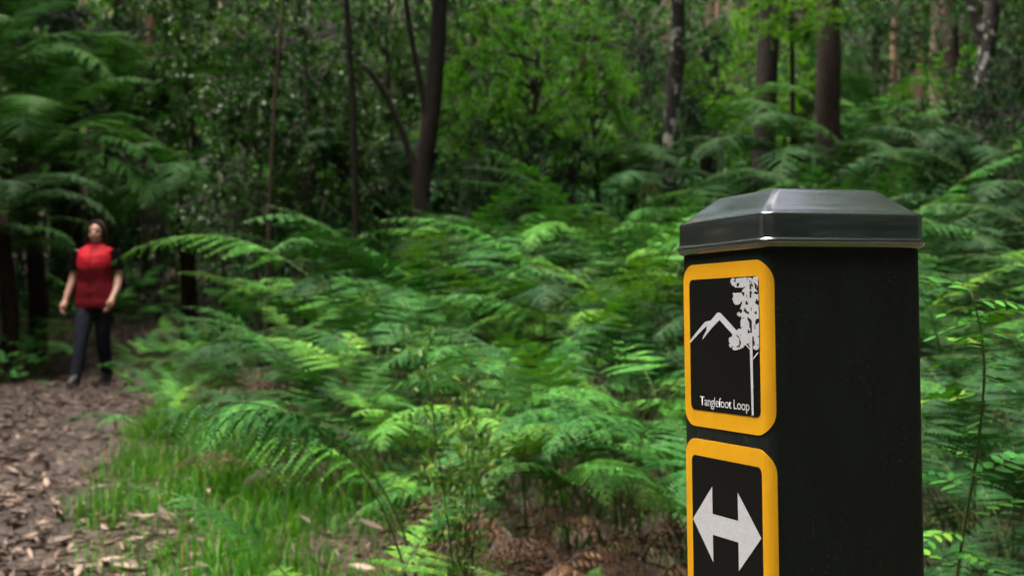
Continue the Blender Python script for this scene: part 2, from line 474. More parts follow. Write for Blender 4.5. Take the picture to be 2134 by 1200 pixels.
    while y < 620:
        x = 300
        while x < 497:
            inside = any(((x - a) / rx_) ** 2 + ((y - b) / ry_) ** 2 < 1 for a, b, rx_, ry_ in blobs)
            nz = mnoise.noise(Vector((x * .055, y * .035, 2.3)))
            top = 167 - 34 * (x - 45) / 452 + 3
            if inside and nz > -.30 and y > top and not (abs(x - 446) < 4 and y < 520 and nz < .15):
                cells.append([zz(x, y), zz(x + st + .4, y), zz(x + st + .4, y + st + .4), zz(x, y + st + .4)])
            x += st
        y += st
    flat(cells, .0014, mw, "tree_foliage_emblem", s1)
    trunk_l = [[zz(440, 500), zz(458, 500), zz(460, 1032), zz(447, 1031)], [zz(412, 574), zz(418, 570), zz(446, 606), zz(444, 614)], [zz(493, 622), zz(495, 630), zz(462, 672), zz(461, 662)], [zz(425, 560), zz(429, 556), zz(447, 585), zz(445, 592)]]
    flat(trunk_l, .0018, mw, "tree_trunk_emblem", s1)
    # trail name
    cu = bpy.data.curves.new("trail_name", 'FONT'); cu.body = "Tanglefoot Loop"; cu.size = 1; cu.space_character = .94; cu.offset = .006
    to = bpy.data.objects.new("tmp_text", cu); COL.objects.link(to)
    bpy.context.view_layer.update()
    me = bpy.data.meshes.new_from_object(to.evaluated_get(bpy.context.evaluated_depsgraph_get()))
    bpy.data.objects.remove(to)
    co = np.array([v_.co[:] for v_ in me.vertices]); x0, x1 = co[:, 0].min(), co[:, 0].max()
    for v_ in me.vertices:
        s = .1165 + (.0290 - .1165) * (v_.co.x - x0) / (x1 - x0)
        v_.co = pos(s, .7686 + v_.co.y * .0118, .0014)
    me.materials.append(mw)
    link("lettering", me, s1)
    # lower sign
    s2 = rounded_sheet(-.0028, .1490, .5912, .7376, .020, .0006, my, "sign", root)
    s2["label"] = "yellow-bordered black sign with white double-headed arrow"
    rounded_sheet(PS0, PS1, .6065, .7226, .006, .0010, mk, "panel", s2)
    cs, cz = .0735, .6643
    arrow = [(.0602, 0), (.0228, .0335), (.0228, .0092), (-.0224, .0092), (-.0224, .0335), (-.0607, 0), (-.0224, -.0335), (-.0224, -.0092), (.0228, -.0092), (.0228, -.0335)]
    flat([[(cs + a, cz + b) for a, b in arrow]], .0014, mw, "arrow_emblem", s2)
build_marker()

# ---------------------------------------------------------------- fern fronds
def frond_mesh(name, mat, stipe=.4, blade=.6, e0=78, e1=-15, npin=13, plen=.28, npl=11, pl=.05, pw=.018, shape='tri', ang=22, droop=.25, curl=0.0, detail=False, seed=0, stem_r=.004, sag=0.3, stem_mat=None, bend=1.3):
    """A frond: stalk from the origin, arching towards +y, with leaflets on both sides. e0/e1: elevation at the base and the tip."""
    g = np.random.default_rng(seed)
    n = 40; t = np.linspace(0, 1, n); Ltot = stipe + blade
    el = np.radians(e0 + (e1 - e0) * t ** bend)
    side = np.cumsum(np.full(n, curl / n))
    d = np.stack([np.cos(el) * np.sin(side), np.cos(el) * np.cos(side), np.sin(el)], -1)
    P = np.concatenate([[[0, 0, 0]], np.cumsum(d[:-1] * Ltot / (n - 1), axis=0)])
    def samp(q):
        f = q * (n - 1); i = np.minimum(f.astype(int), n - 2); w = (f - i)[:, None]
        return P[i] * (1 - w) + P[i + 1] * w, norm(d[i] * (1 - w) + d[i + 1] * w)
    b = MB()
    b.tube(P[::2], np.linspace(stem_r, stem_r * .25, len(P[::2])), 4, False)
    t0 = stipe / Ltot
    pos, tip, nrm, ln, wd = [], [], [], [], []
    st = t0 + (1 - t0) * (np.arange(npin) / npin) ** .95
    bp, bt = samp(st)
    for k in range(npin):
        q = k / npin
        if shape == 'tri': s_ = (1 - q) ** .85 * (1 if k else .95)
        elif shape == 'lance': s_ = (math.sin(math.pi * min(1, .16 + q * .86))) ** .8
        else: s_ = (1 - q ** 1.6)
        T = bt[k]; S = norm(np.cross(T, [0, 0, 1.0])); N = np.cross(S, T)
        for sg in (-1, 1):
            if g.random() < .03: continue
            L = plen * max(s_, .05) * g.uniform(.88, 1.08)
            a = math.radians(ang + g.normal() * 5 + 22 * q)
            D = norm(sg * S * math.cos(a) + T * math.sin(a) + N * g.normal() * .07)
            m = max(3, int(npl * (L / plen) ** .7))
            us = (np.arange(m) + .4) / m
            ax = bp[k] + np.outer(us * L, D) + np.outer(us ** 1.8 * L * -droop, [0, 0, 1]) + np.outer(us ** 2 * L * .1, T)
            Dt = norm(D + np.outer(us * -droop * 1.8, [0, 0, 1]) + np.outer(us * .2, T))
            Nn = norm(N + g.normal(size=3) * .12); Q = norm(np.cross(Nn, D))
            lb = pl * (L / plen) ** .45
            b.tube(np.concatenate([bp[k][None], ax[[m // 2, m - 1]]]), [stem_r * .4, stem_r * .25, stem_r * .1], 3, False)
            for s2 in (-1, 1):
                be = np.radians(28 + 20 * us)
                tp = s2 * Q[None] * np.cos(be)[:, None] + Dt * np.sin(be)[:, None] - np.array([0, 0, sag]) * g.uniform(.3, 1, (m, 1))
                pos.append(ax); tip.append(tp); nrm.append(np.repeat(Nn[None], m, 0) + g.normal(size=(m, 3)) * .1)
                l_ = lb * (1 - us ** 2 * .78) * g.uniform(.85, 1.1, m)
                ln.append(l_); wd.append(pw * (l_ / pl) ** .6)
            pos.append(ax[-1:]); tip.append(Dt[-1:]); nrm.append(Nn[None]); ln.append([lb * .5]); wd.append([pw * .7])
    TV, TF = (LOB_V, LOB_F) if detail else (LEAF_V, LEAF_F)
    V, Fc = scatter(TV, TF, np.concatenate(pos), np.concatenate(tip), np.concatenate(nrm), np.concatenate(ln), np.concatenate(wd))
    nstem = sum(len(q) for q in b.Q)
    b.add(V, Fc)
    me = b.mesh(name, mat)
    me.materials.append(stem_mat or M_STEM)
    mi = np.zeros(len(me.polygons), np.int32); mi[:nstem] = 1
    me.polygons.foreach_set("material_index", mi)
    return me

BR = [frond_mesh(f"bracken_frond_shape_{k}", M_BRACKEN, .44 + .05 * k, .40 + .03 * (k % 3), 82 - 3 * k, (-26, -10, -34, -4, -18, -42)[k], 14 + k % 3, .135 + .012 * (k % 2), 14, .0175, .0135, 'tri', 14 + 3 * k, .22 + .07 * (k % 3), (-.2, .15, 0, .3, -.3, .1)[k], False, 20 + k, .0034, .12, None, 1.5) for k in range(6)]
HANG = [frond_mesh(f"hanging_frond_shape_{k}", M_BRACKEN, .62, .44, 84, (-58, -45)[k], 12, .15, 22, .018, .0140, 'tri', 24, (1.0, .7)[k], (.1, -.2)[k], False, 50 + k, .0036, .1, None, 2.2) for k in range(2)]
def recolour(meshes, mat):
    out = []
    for m in meshes:
        c = m.copy(); c.materials[0] = mat; out.append(c)
    return out
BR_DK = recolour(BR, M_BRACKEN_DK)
BR_DEAD = [frond_mesh(f"dead_frond_shape_{k}", M_DEAD, .25, .5, (60, 40, 20, 70)[k], (-60, -40, -20, -95)[k], 10, .2, 11, .036, .013, 'tri', 35, .7, (.4, -.5, .2, 0)[k], False, 60 + k, .004, .9, M_STEM_DK) for k in range(4)]
TF_ = [frond_mesh(f"tree_fern_frond_shape_{k}", M_TREEFERN, .18, 1.55, (68, 55, 42, 30)[k], (-28, -45, -62, -78)[k], 28, .30, 22, .030, .0180, 'lance', 12, .25, (.15, -.15, .1, -.1)[k], False, 80 + k, .009) for k in range(4)]
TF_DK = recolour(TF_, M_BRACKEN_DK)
TF_DEAD = recolour(TF_[2:], M_DEAD)

def fern(name, label, cat, group, x, y, meshes, n, scale, spread=(0, 12), z=None, dead=0, az0=None, arc=360):
    root = thing(name, label, cat, (x, y, float(ground_z(x, y)) - .02 if z is None else z), 0, group)
    a0 = random.uniform(0, 360) if az0 is None else az0 - arc / 2
    for k in range(n + dead):
        me = random.choice(meshes if k < n else BR_DEAD)
        a = a0 + arc * (k + random.uniform(-.3, .3)) / max(1, n)
        o = link("frond", me, root, (random.uniform(-.03, .03), random.uniform(-.03, .03), 0), (R(random.uniform(*spread)) * random.choice((-1, 1)), R(random.uniform(-8, 8)), R(-a)), scale * random.uniform(.62, 1.14))
    return root

# bracken bed between the path and the marker post
BED = "bracken ferns in the bed between path and post"
def bed_front(x):
    return np.interp(x, [-4, -2.4, -1.5, -.9, -.45, 0, .6, 1.2, 3, 5], [12, 9.5, 7.0, 5.6, 4.7, 4.4, 4.3, 3.9, 3.5, 3.3])
pts = []
tries = 0
while len(pts) < 175 and tries < 30000:
    tries += 1
    y = 3.3 + 9.0 * random.random() ** .8; x = random.uniform(-3.6, 4.2)
    if x < float(path_x(y)) + 1.15 + .07 * y or y < float(bed_front(x)): continue
    if abs(x) > y * .42 + .3 or (y > 7.5 and 1067 + F * x / y < 455): continue
    md = .22 + .03 * y
    if any((x - a) ** 2 + (y - b) ** 2 < md * md for a, b in pts): continue
    pts.append((x, y))
for x, y in pts:
    hgt = float(np.interp(y, [3.3, 5, 8, 11], [.82, 1.12, 1.85, 2.15])) * random.uniform(.85, 1.12)
    # taller by the crest, lower by the path
    hgt *= float(np.interp(x - path_x(y), [1.1, 1.8, 3], [.60, .82, 1.0]))
    if y > 6: hgt *= float(np.interp(1067 + F * x / y, [455, 560, 760], [.48, .68, 1.0]))
    right = x > y * .30
    if right:
        fern("bracken_fern", "shade-darkened bracken fern beyond the post, at the edge of the picture", "fern", "shaded ferns beyond the post", x, y, BR_DK, random.randint(6, 9), hgt)
    else:
        px_ = 1067 + F * x / y
        lab = ("bright green bracken fern on the path side of the bed, near the grass" if x - float(path_x(y)) < 2.3 else
               "bright green bracken fern in the front row of the bed, above the brown hollow" if y < 5.2 else
               "bracken fern along the far crest of the bed, below the forest trees" if y > 9 else
               "bracken fern in the middle of the bed behind the slender shrub" if px_ < 1200 else
               "bracken fern in the middle of the bed, close beside the post")
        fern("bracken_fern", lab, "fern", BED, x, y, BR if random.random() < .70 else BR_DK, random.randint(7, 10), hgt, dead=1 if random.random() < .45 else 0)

# ---------------------------------------------------------------- particular ferns that stand out
def px_x(px, y): return float(at(px, 660, y)[0])
fern("bracken_fern", "bracken fern whose long frond droops over the grass, its leaflets hanging like fingers", "fern", None, px_x(900, 3.1), 3.1, HANG, 3, 1.0, (0, 3), az0=266, arc=60)
fern("bracken_fern", "small pale green fern with spread fronds standing before the hanging frond", "fern", None, px_x(730, 2.9), 2.9, [BR[1], BR[3]], 7, .74, (0, 10))
fern("bracken_fern", "low fern with flat layered leaflets in front of the brown dead fronds", "fern", None, px_x(1160, 2.75), 2.75, [BR[1], BR[3]], 6, .46, (0, 16))
fern("bracken_fern", "low soft fern at the lower edge between grass and slender shrub", "fern", None, px_x(850, 2.85), 2.85, BR, 7, .42, (0, 16))
fern("bracken_fern", "round fern clump overhanging the path edge beside the walker", "fern", None, px_x(350, 7.4), 7.4, [BR[1], BR[4], BR[2]], 8, .80, (4, 18))
fern("bracken_fern", "tall arching fern that crowns the bracken bed below the double trunk", "fern", None, px_x(840, 8.6), 8.6, [BR[0], BR[2]], 9, 2.55, (0, 8))
fern("bracken_fern", "bracken fern just behind the post, its frond rising beside the cap", "fern", None, px_x(1470, 3.3), 3.3, [BR[3], BR[1]], 6, 1.14, (0, 8))
fern("dead_fern", "withered tan fern on the crest of the green bracken bed", "fern", None, px_x(670, 8.2), 8.2, BR_DEAD, 6, 1.7, (0, 12))
fern("dead_fern", "rusty dead fern among dark fronds right of the post cap", "fern", None, px_x(1975, 7.5), 7.5, BR_DEAD, 6, 1.75, (0, 12))
for k, (px, y, sc) in enumerate([(1010, 3.4, .8), (1120, 3.7, .85), (1230, 3.5, .85), (1330, 3.3, .8), (1060, 4.1, 1.0), (1290, 4.0, 1.0), (1390, 3.7, .9), (930, 3.7, .85), (1180, 3.1, .6), (880, 4.0, .8), (1990, 3.3, .7), (1390, 2.9, .6), (1030, 3.0, .62), (980, 2.8, .5)]):
    fern("dead_fern", "brown dead bracken fern collapsed in the dark hollow under the green bed", "fern", "dead ferns in the hollow", px_x(px, y), y, BR_DEAD, 6, sc, (0, 30))
for k, (px, y, sc, az) in enumerate([(990, 4.5, 1.10, 200), (1090, 4.3, 1.08, 190), (1180, 4.4, 1.10, 175), (1260, 4.2, 1.06, 185), (1350, 4.3, 1.08, 170), (1440, 4.0, 1.04, 195), (900, 4.7, 1.12, 205), (1130, 4.8, 1.18, 180), (1300, 4.8, 1.18, 185)]):
    fern("bracken_fern", "bracken fern leaning out over the dark hollow of dead brown fronds", "fern", "ferns overhanging the hollow", px_x(px, y), y, [BR[2], BR[5], BR[0]], 5, sc, (0, 6), az0=az, arc=150)
for k, (px, y, sc) in enumerate([(10, 14.6, 1.1), (60, 15.4, 1.15), (105, 16.2, 1.1), (-20, 15.4, 1.3), (40, 16.4, 1.3), (135, 17.4, 1.2), (80, 14.5, .75), (-5, 13.4, .7), (200, 18.0, 1.2), (255, 18.4, 1.2), (310, 17.8, 1.3), (165, 18.6, 1.3), (285, 19.2, 1.4), (30, 12.6, .55)]):
    fern("bracken_fern", "low fresh green fern at the foot of the tree ferns across the path", "fern", "low ferns at the foot of the tree ferns", px_x(px, y), y, BR, 7, sc, (0, 14))
for k, (px, y, sc) in enumerate([(300, 10.5, .62), (345, 11.5, .7), (390, 10.0, .75), (430, 11.5, .9), (330, 13.0, .75), (380, 13.8, .85), (440, 13.5, 1.0), (310, 14.8, .8), (360, 15.8, 1.0), (420, 16.0, 1.2), (405, 8.6, .7)]):
    fern("bracken_fern", "small bright fern between the walker and the taller bracken bed", "fern", "small ferns beside the walker", px_x(px, y), y, BR, 8, sc, (0, 14))
for k, (px, y, sc) in enumerate([(1945, 3.9, 1.0), (2000, 4.2, 1.05), (2060, 3.8, 1.0), (2120, 4.1, 1.05), (2170, 3.7, 1.0), (2030, 3.4, .85), (2100, 3.3, .8), (1965, 2.7, .62), (2040, 3.0, .74), (2110, 2.6, .66), (2150, 3.2, .85), (1990, 3.5, .85), (2080, 2.4, .48), (1950, 3.1, .7)]):
    fern("bracken_fern", "low shade-darkened fern filling the ground around the slender seedling", "fern", "low ferns around the seedling", px_x(px, y), y, BR_DK, 8, sc, (0, 16))
# the bank left of the path, and ferns in the dark behind the bed
for k in range(54):
    y = random.uniform(9, 22); x = float(path_x(y)) - (random.uniform(1.7, 2.8 + .1 * y) if k % 2 else random.uniform(1.35, 2.2))
    fern("bracken_fern", "green fern on the shaded bank on the far side of the path", "fern", "ferns on the bank across the path", x, y, BR if random.random() < .5 else BR_DK, 7, random.uniform(.7, 1.2) if k % 2 else random.uniform(.5, .75), (0, 16))
for k in range(70):
    y = random.uniform(12.5, 27); x = random.uniform(-.36, .42) * y
    if abs(x - float(path_x(y))) < 2.0 or (-1.2 < x < 2.2 and y < 16): continue
    fern("wood_fern", "fern in the shadowy undergrowth below the tree trunks", "fern", "ferns in the far undergrowth", x, y, BR_DK if random.random() < .6 else BR, 7, random.uniform(1.2, 2.0), (0, 16))

# ---------------------------------------------------------------- tree ferns
def tree_fern(label, px, py, y, n=16, scale=1.0, meshes=TF_, dead=0, shapes=(0, 1, 1, 2, 2, 3)):
    c = at(px, py, y); gz = float(ground_z(c[0], y))
    root = thing("tree_fern", label, "tree fern", (c[0], y, gz - .05))
    h = max(.25, c[2] - gz)
    b = MB(); zs = np.linspace(-.1, h, 10)
    b.tube(np.stack([.05 * np.sin(zs * 2), .04 * np.cos(zs * 1.7), zs], -1), np.linspace(.11, .075, 10) * scale ** .5, 12, True, .10)
    link("trunk", b.mesh("tree_fern_trunk", B_FERN, True), root)
    for k in range(n):
        a = k * 137.5 + random.uniform(-15, 15)
        me = meshes[random.choice(shapes)]
        link("frond", me, root, (.05 * math.sin(h * 2), .04 * math.cos(h * 1.7), h - .03), (R(random.uniform(-8, 8)), R(random.uniform(-6, 6)), R(a)), scale * random.uniform(.85, 1.12))
    for k in range(dead):
        link("dead_frond", random.choice(TF_DEAD), root, (0, 0, h - .1), (R(-25), 0, R(k * 360 / dead + 40)), scale * .8)
tree_fern("large tree fern with orange dead skirt above the walker, by the picture edge", 70, 340, 16.6, 24, 1.3, dead=1, shapes=(0, 1, 1, 2, 2, 3, 3))
tree_fern("tree fern with tall upright fronds behind the walker and below the dark trunk", 235, 290, 21.0, 20, 1.6, shapes=(0, 0, 1, 1, 2))
tree_fern("tree fern with fronds drooping to the bracken bed beside the walker", 385, 410, 17.2, 18, 1.1, shapes=(1, 2, 2, 3))
tree_fern("tree fern partly cut off by the picture edge, topmost of those by the path", -40, 150, 17.5, 19, 1.3, shapes=(0, 1, 2, 2), dead=0)
tree_fern("low tree fern whose fronds reach the path near the walker's arm", -35, 545, 15.0, 17, .9, shapes=(0, 1, 2))
tree_fern("tree fern whose fronds cover the foot of the big dark trunk", 150, 205, 21.6, 18, 1.5, shapes=(0, 1, 1, 2), dead=0)
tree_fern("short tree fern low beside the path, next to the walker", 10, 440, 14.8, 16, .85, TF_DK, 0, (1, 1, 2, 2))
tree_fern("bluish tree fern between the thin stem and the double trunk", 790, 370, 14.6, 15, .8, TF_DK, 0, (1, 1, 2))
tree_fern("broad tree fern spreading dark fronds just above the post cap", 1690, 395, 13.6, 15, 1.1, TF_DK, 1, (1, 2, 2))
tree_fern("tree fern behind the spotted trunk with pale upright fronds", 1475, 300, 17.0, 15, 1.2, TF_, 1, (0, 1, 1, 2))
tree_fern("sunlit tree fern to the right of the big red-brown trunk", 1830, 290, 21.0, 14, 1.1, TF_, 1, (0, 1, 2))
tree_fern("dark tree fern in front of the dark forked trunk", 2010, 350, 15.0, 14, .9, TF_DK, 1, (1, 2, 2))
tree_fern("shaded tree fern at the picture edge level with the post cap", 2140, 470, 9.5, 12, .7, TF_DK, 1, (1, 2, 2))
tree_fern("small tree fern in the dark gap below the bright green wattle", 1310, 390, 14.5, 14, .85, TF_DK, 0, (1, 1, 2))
tree_fern("distant pale tree fern between the dark trunk and the red-brown trunk", 1660, 235, 25.0, 14, 1.4, TF_, 0, (0, 1, 1))

# ---------------------------------------------------------------- shrubs and trees
def crown_mesh(name, mat, nclus, nleaf, ll, lw, seed, crad=.28, feather=False, droop=.35):
    """Foliage of about unit radius: leaves on twigs gathered in clumps, with gaps between them. Returns mesh and clump centres."""
    g = np.random.default_rng(seed)
    C = []
    while len(C) < nclus:
        p = g.uniform(-1, 1, 3); q = np.linalg.norm(p)
        if .25 < q < 1 and g.random() < .35 + .65 * q: C.append(p)
    C = np.array(C)
    b = MB(); pos, tip, nrm, ln = [], [], [], []
    for c in C:
        r = crad * g.uniform(.6, 1.3)
        ntw = 7
        for k in range(ntw):
            d = norm(g.normal(size=3) + norm(c) * .7 + np.array([0, 0, .1])); L = r * g.uniform(.7, 1.5)
            b.tube(np.stack([c * .96, c + d * L * .5 + [0, 0, .02], c + d * L - [0, 0, .10 * L]]), [.012, .008, .003], 3, False)
            m = max(3, nleaf // ntw); us = g.uniform(.12, 1.05, m)
            pos.append(c + np.outer(us * L, d) - np.outer(us ** 2 * .1 * L, [0, 0, 1]))
            tip.append(d * .6 + g.normal(size=(m, 3)) * .75 - np.array([0, 0, droop])); nrm.append(g.normal(size=(m, 3)) * .55 + np.array([0, 0, 1]))
            ln.append(ll * g.uniform(.6, 1.25, m))
    ln = np.concatenate(ln)
    V, Fc = scatter(LEAF_V, LEAF_F, np.concatenate(pos), np.concatenate(tip), np.concatenate(nrm), ln, lw * ln / ll)
    nst = sum(len(q) for q in b.Q)
    b.add(V, Fc)
    me = b.mesh(name, mat); me.materials.append(M_TWIG)
    mi = np.zeros(len(me.polygons), np.int32); mi[:nst] = 1
    me.polygons.foreach_set("material_index", mi)
    return me, C

CR_GLOSSY = [crown_mesh(f"glossy_crown_{k}", M_GLOSSY, 44, 140, .074, .034, 200 + k) for k in range(3)]
CR_OLIVE = [crown_mesh(f"olive_crown_{k}", M_OLIVE, 44, 140, .080, .022, 210 + k) for k in range(3)]
CR_BRIGHT = [crown_mesh(f"bright_crown_{k}", M_BRIGHT, 64, 210, .066, .018, 220 + k, .30) for k in range(2)]
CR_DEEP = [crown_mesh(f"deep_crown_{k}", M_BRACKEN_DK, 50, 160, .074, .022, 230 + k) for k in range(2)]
CR_HIGH = [crown_mesh(f"canopy_crown_{k}", M_OLIVE, 46, 90, .115, .032, 240 + k, .26) for k in range(3)]

def curve(pts, n=16):
    pts = np.asarray(pts, float); t = np.linspace(0, 1, len(pts)); q = np.linspace(0, 1, n)
    out = np.stack([np.interp(q, t, pts[:, k]) for k in range(3)], -1)
    for _ in range(2):
        out[1:-1] = (out[:-2] + 2 * out[1:-1] + out[2:]) / 4
    return out

def shrub(name, label, group, px, py, y, wpx, hpx, kinds, mat=M_TWIG, seed=None, cat="shrub"):
    c = at(px, py, y); gz = float(ground_z(c[0], y))
    me, C = random.choice(kinds)
    rx, rz = wpx / 2 / F * y, hpx / 2 / F * y
    root = thing(name, label, cat, (c[0], y, gz - .05), 0, group)
    h = c[2] - gz + .05
    sc = np.array([rx, (rx + rz) / 2, rz])
    rot = random.uniform(0, 6.28)
    b = MB()
    top = np.array([0, 0, h + rz * .3]); bend = np.array([random.uniform(-.15, .15), random.uniform(-.1, .1), 0])
    tr = curve([[0, 0, -.1], bend + [0, 0, h * .5], [0, 0, h], top], 12)
    b.tube(tr, np.linspace(.018 + .010 * h, .010, 12), 7, True, .06)
    ca, sa = math.cos(rot), math.sin(rot)
    for k in range(0, len(C), 2):
        p = C[k] * sc; p = np.array([p[0] * ca - p[1] * sa, p[0] * sa + p[1] * ca, p[2] + h])
        s_ = tr[int(np.clip((p[2] - random.uniform(.3, 1.3) * rz) / top[2] * 11, 2, 11))]
        b.tube(curve([s_, (s_ + p) / 2 + [0, 0, .05 * rz], p], 5), np.linspace(.009, .003, 5) * (1 + .2 * h), 4, False)
    link("trunk", b.mesh("shrub_stems", mat, True), root)
    link("crown", me, root, (0, 0, h), (0, 0, rot), sc)
    return root

SH = "glossy shrubs behind the walker and the bracken bed"
for px, py, y, w, h_, lab in [
    (400, 165, 22.5, 330, 420, "glossy-leaved shrub with glinting leaves, between the tree ferns and the pale sapling"),
    (545, 345, 14.0, 300, 360, "glossy-leaved shrub rising directly behind the pale sapling stem"),
    (450, 5, 23.5, 420, 300, "glossy-leaved small tree hanging over the upper edge beside the pale trunk"),
    (330, 330, 20.0, 300, 330, "glossy-leaved shrub filling the gap between the tree ferns and drooping fern"),
    (650, 300, 16.5, 260, 330, "glossy-leaved shrub between the pale sapling and the thin brown stem"),
    (800, 330, 16.5, 260, 300, "glossy-leaved shrub framed by the thin stem and the curved stem"),
    (560, 160, 17.0, 280, 300, "glossy-leaved small tree behind the top of the pale sapling"),
    (650, 395, 14.0, 260, 300, "low leafy shrub behind the withered tan fern"),
    (480, 440, 15.0, 220, 200, "low glossy shrub beside the drooping tree fern, above the walker's shoulder")]:
    shrub("glossy_shrub", lab, SH, px, py, y, w, h_, CR_GLOSSY)
for px, py, y, w, h_, lab in [
    (640, 110, 14.8, 340, 380, "olive-leaved small tree above the pale sapling and the thin brown stem"),
    (240, 10, 25.0, 320, 300, "dark olive tree foliage beside the big dark trunk by the path"),
    (805, 70, 17.5, 380, 340, "olive-leaved tree behind the curved stem and double trunk"),
    (740, 230, 18.0, 360, 330, "fine-leaved shrub glimpsed between the thin stem and curved stem"),
    (330, 120, 26.0, 320, 330, "olive tree foliage behind the glinting glossy shrub"),
    (560, 40, 21.0, 360, 320, "olive tree foliage at the upper edge between pale trunk and thin stem"),
    (890, 220, 18.5, 260, 330, "olive shrub directly behind the middle of the double trunk"),
    (1500, 200, 24.0, 240, 300, "olive sapling before the row of far pale trunks"),
    (1680, 150, 26.0, 260, 300, "olive sapling behind the red-brown trunk's middle"),
    (985, 60, 19.0, 300, 320, "olive tree foliage right behind the double trunk's upper part"),
    (1340, 90, 20.0, 300, 320, "grey-olive tree foliage beside the lichen-spotted trunk"),
    (1470, 90, 25.0, 300, 360, "greyish tree foliage in front of the far pale trunks"),
    (1960, 40, 29.0, 300, 260, "thin olive foliage among the distant tan trunks"),
    (2100, 60, 24.0, 260, 300, "olive foliage behind the dark forked trunk")]:
    shrub("understorey_tree", lab, "small trees in the understorey", px, py, y, w, h_, CR_OLIVE, cat="tree")
for px, py, y, w, h_, lab in [
    (1120, 150, 13.4, 330, 330, "bright lime green wattle tree in the middle of the forest"),
    (1020, 270, 14.0, 270, 280, "mid green wattle growing close beside the double trunk"),
    (1235, 260, 14.4, 240, 280, "bright green wattle branch below and right of the lime green wattle"),
    (1650, 25, 16.6, 240, 130, "bright green sprays crossing the big red-brown trunk at the upper edge"),
    (1575, 190, 21.0, 190, 300, "fresh green sapling between the dark trunk and the spotted trunk"),
    (2040, 160, 26.0, 300, 130, "sunlit lime green foliage low between the tan trunks")]:
    shrub("wattle_tree", lab, "bright green wattles", px, py, y, w, h_, CR_BRIGHT, B_DARK, cat="tree")
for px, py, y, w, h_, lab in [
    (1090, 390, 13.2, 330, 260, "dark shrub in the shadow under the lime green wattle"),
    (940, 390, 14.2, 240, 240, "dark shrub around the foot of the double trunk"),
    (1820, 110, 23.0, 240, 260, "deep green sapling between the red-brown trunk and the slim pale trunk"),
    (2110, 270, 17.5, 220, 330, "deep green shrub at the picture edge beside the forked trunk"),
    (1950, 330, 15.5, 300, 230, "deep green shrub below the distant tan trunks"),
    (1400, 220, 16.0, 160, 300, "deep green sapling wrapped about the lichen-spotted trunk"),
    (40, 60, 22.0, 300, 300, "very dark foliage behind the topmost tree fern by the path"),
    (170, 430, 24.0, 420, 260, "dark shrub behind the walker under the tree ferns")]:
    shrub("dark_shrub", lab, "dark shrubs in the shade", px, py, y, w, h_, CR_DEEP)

def tree(name, label, group, y, pts, wpx, mat, top=20.0, crown=1.7, stems=(), wob=.05, lean=()):
    """pts: points (px, py) along the trunk, from the top of the frame downwards; it goes on to the ground and up to the crown."""
    P = [at(a, b, y) for a, b in pts][::-1]
    low, hi = P[0], P[-1]
    gz = float(ground_z(low[0], y))
    d = norm(P[-1] - P[-2]); d = d / max(d[2], .5)
    tp = hi + d * max(1.0, (top - hi[2])) * np.array([.6, .6, 1.0])
    base = np.array([low[0] + (low[0] - P[1][0]) * .35, y, gz - .15])
    full = [base] + P + [hi + (tp - hi) * .5 + rng.normal(size=3) * [.15, .15, 0], tp]
    z = np.array([p[2] for p in full])
    c = curve(full, 26) if len(full) > 4 else curve(full, 18)
    r0 = wpx / 2 / F * y
    zz_ = c[:, 2]; rr = r0 * np.interp(zz_, [gz, gz + .4, hi[2], tp[2]], [1.45, 1.12, .93, .35])
    root = thing(name, label, "tree", tuple(base), 0, group)
    b = MB(); b.tube(c - base, rr, 12, True, wob)
    for k in range(7):                                       # limbs inside the crown
        i = len(c) - 1 - random.randint(1, 5); e = tp + norm(rng.normal(size=3) + [0, 0, .4]) * crown * .8
        b.tube(curve([c[i] - base, (c[i] + e) / 2 - base + [0, 0, .3], e - base], 6), np.linspace(r0 * .4, .02, 6), 6, False)
    link("trunk", b.mesh("tree_trunk", mat, True), root)
    for sp, sw in stems:
        Q = [at(a, b_, y) for a, b_ in sp]
        bs = MB(); cc = curve([q - base for q in Q], 14); bs.tube(cc, np.linspace(sw / 2 / F * y * .8, sw / 2 / F * y * 1.1, 14), 9, True, .04)
        link("stem", bs.mesh("tree_stem", mat, True), root)
    for lx, ly, lz, lr in lean:                              # low limbs that carry foliage out over the clearing
        bs = MB(); i = int(np.argmin(np.abs(c[:, 2] - base[2] - lz + 1.5)))
        bs.tube(curve([c[i] - base, np.array([lx * .5, ly * .5, lz - .2]), np.array([lx, ly, lz])], 8), np.linspace(r0 * .5, .02, 8), 7)
        link("limb", bs.mesh("tree_limb", mat, True), root)
        link("crown", random.choice(CR_HIGH)[0], root, (lx, ly, lz), (0, 0, lx), (lr, lr, lr * .7))
    if crown:
        me, _ = random.choice(CR_HIGH)
        link("crown", me, root, tuple(tp - base + [0, 0, crown * .3]), (0, 0, random.uniform(0, 6)), (crown * 1.1, crown * 1.1, crown * .75))
    return root
tree("stringybark_tree", "big dark brown trunk behind the tree ferns above the walker", None, 24.5, [(128, 0), (132, 100), (136, 220)], 58, B_DARK)
tree("gum_tree", "pale grey-brown trunk at the upper edge beside the big dark trunk", None, 24.0, [(318, 0), (312, 60), (308, 140)], 26, B_TAN)
tree("sapling", "slim pale sapling stem standing in the glossy shrubs", None, 12.0, [(586, 60), (576, 150), (566, 330), (558, 500)], 8, B_BROWN, 7, 1.0)
tree("sapling", "thin brown straight stem left of the curved stem", None, 13.0, [(728, 120), (736, 200), (738, 320), (742, 430)], 14, B_DARK, 8, 1.2)
tree("blackwood_tree", "dark double trunk with a curved side stem, behind the bracken crest", None, 13.0, [(918, 0), (912, 100), (900, 240), (884, 330), (878, 400)], 36, B_DARK, 13, 2.4,
     stems=[([(752, 132), (790, 168), (826, 240), (852, 310), (874, 400), (880, 440)], 15), ([(838, -60), (848, 20), (862, 110), (884, 210), (892, 290)], 13)])
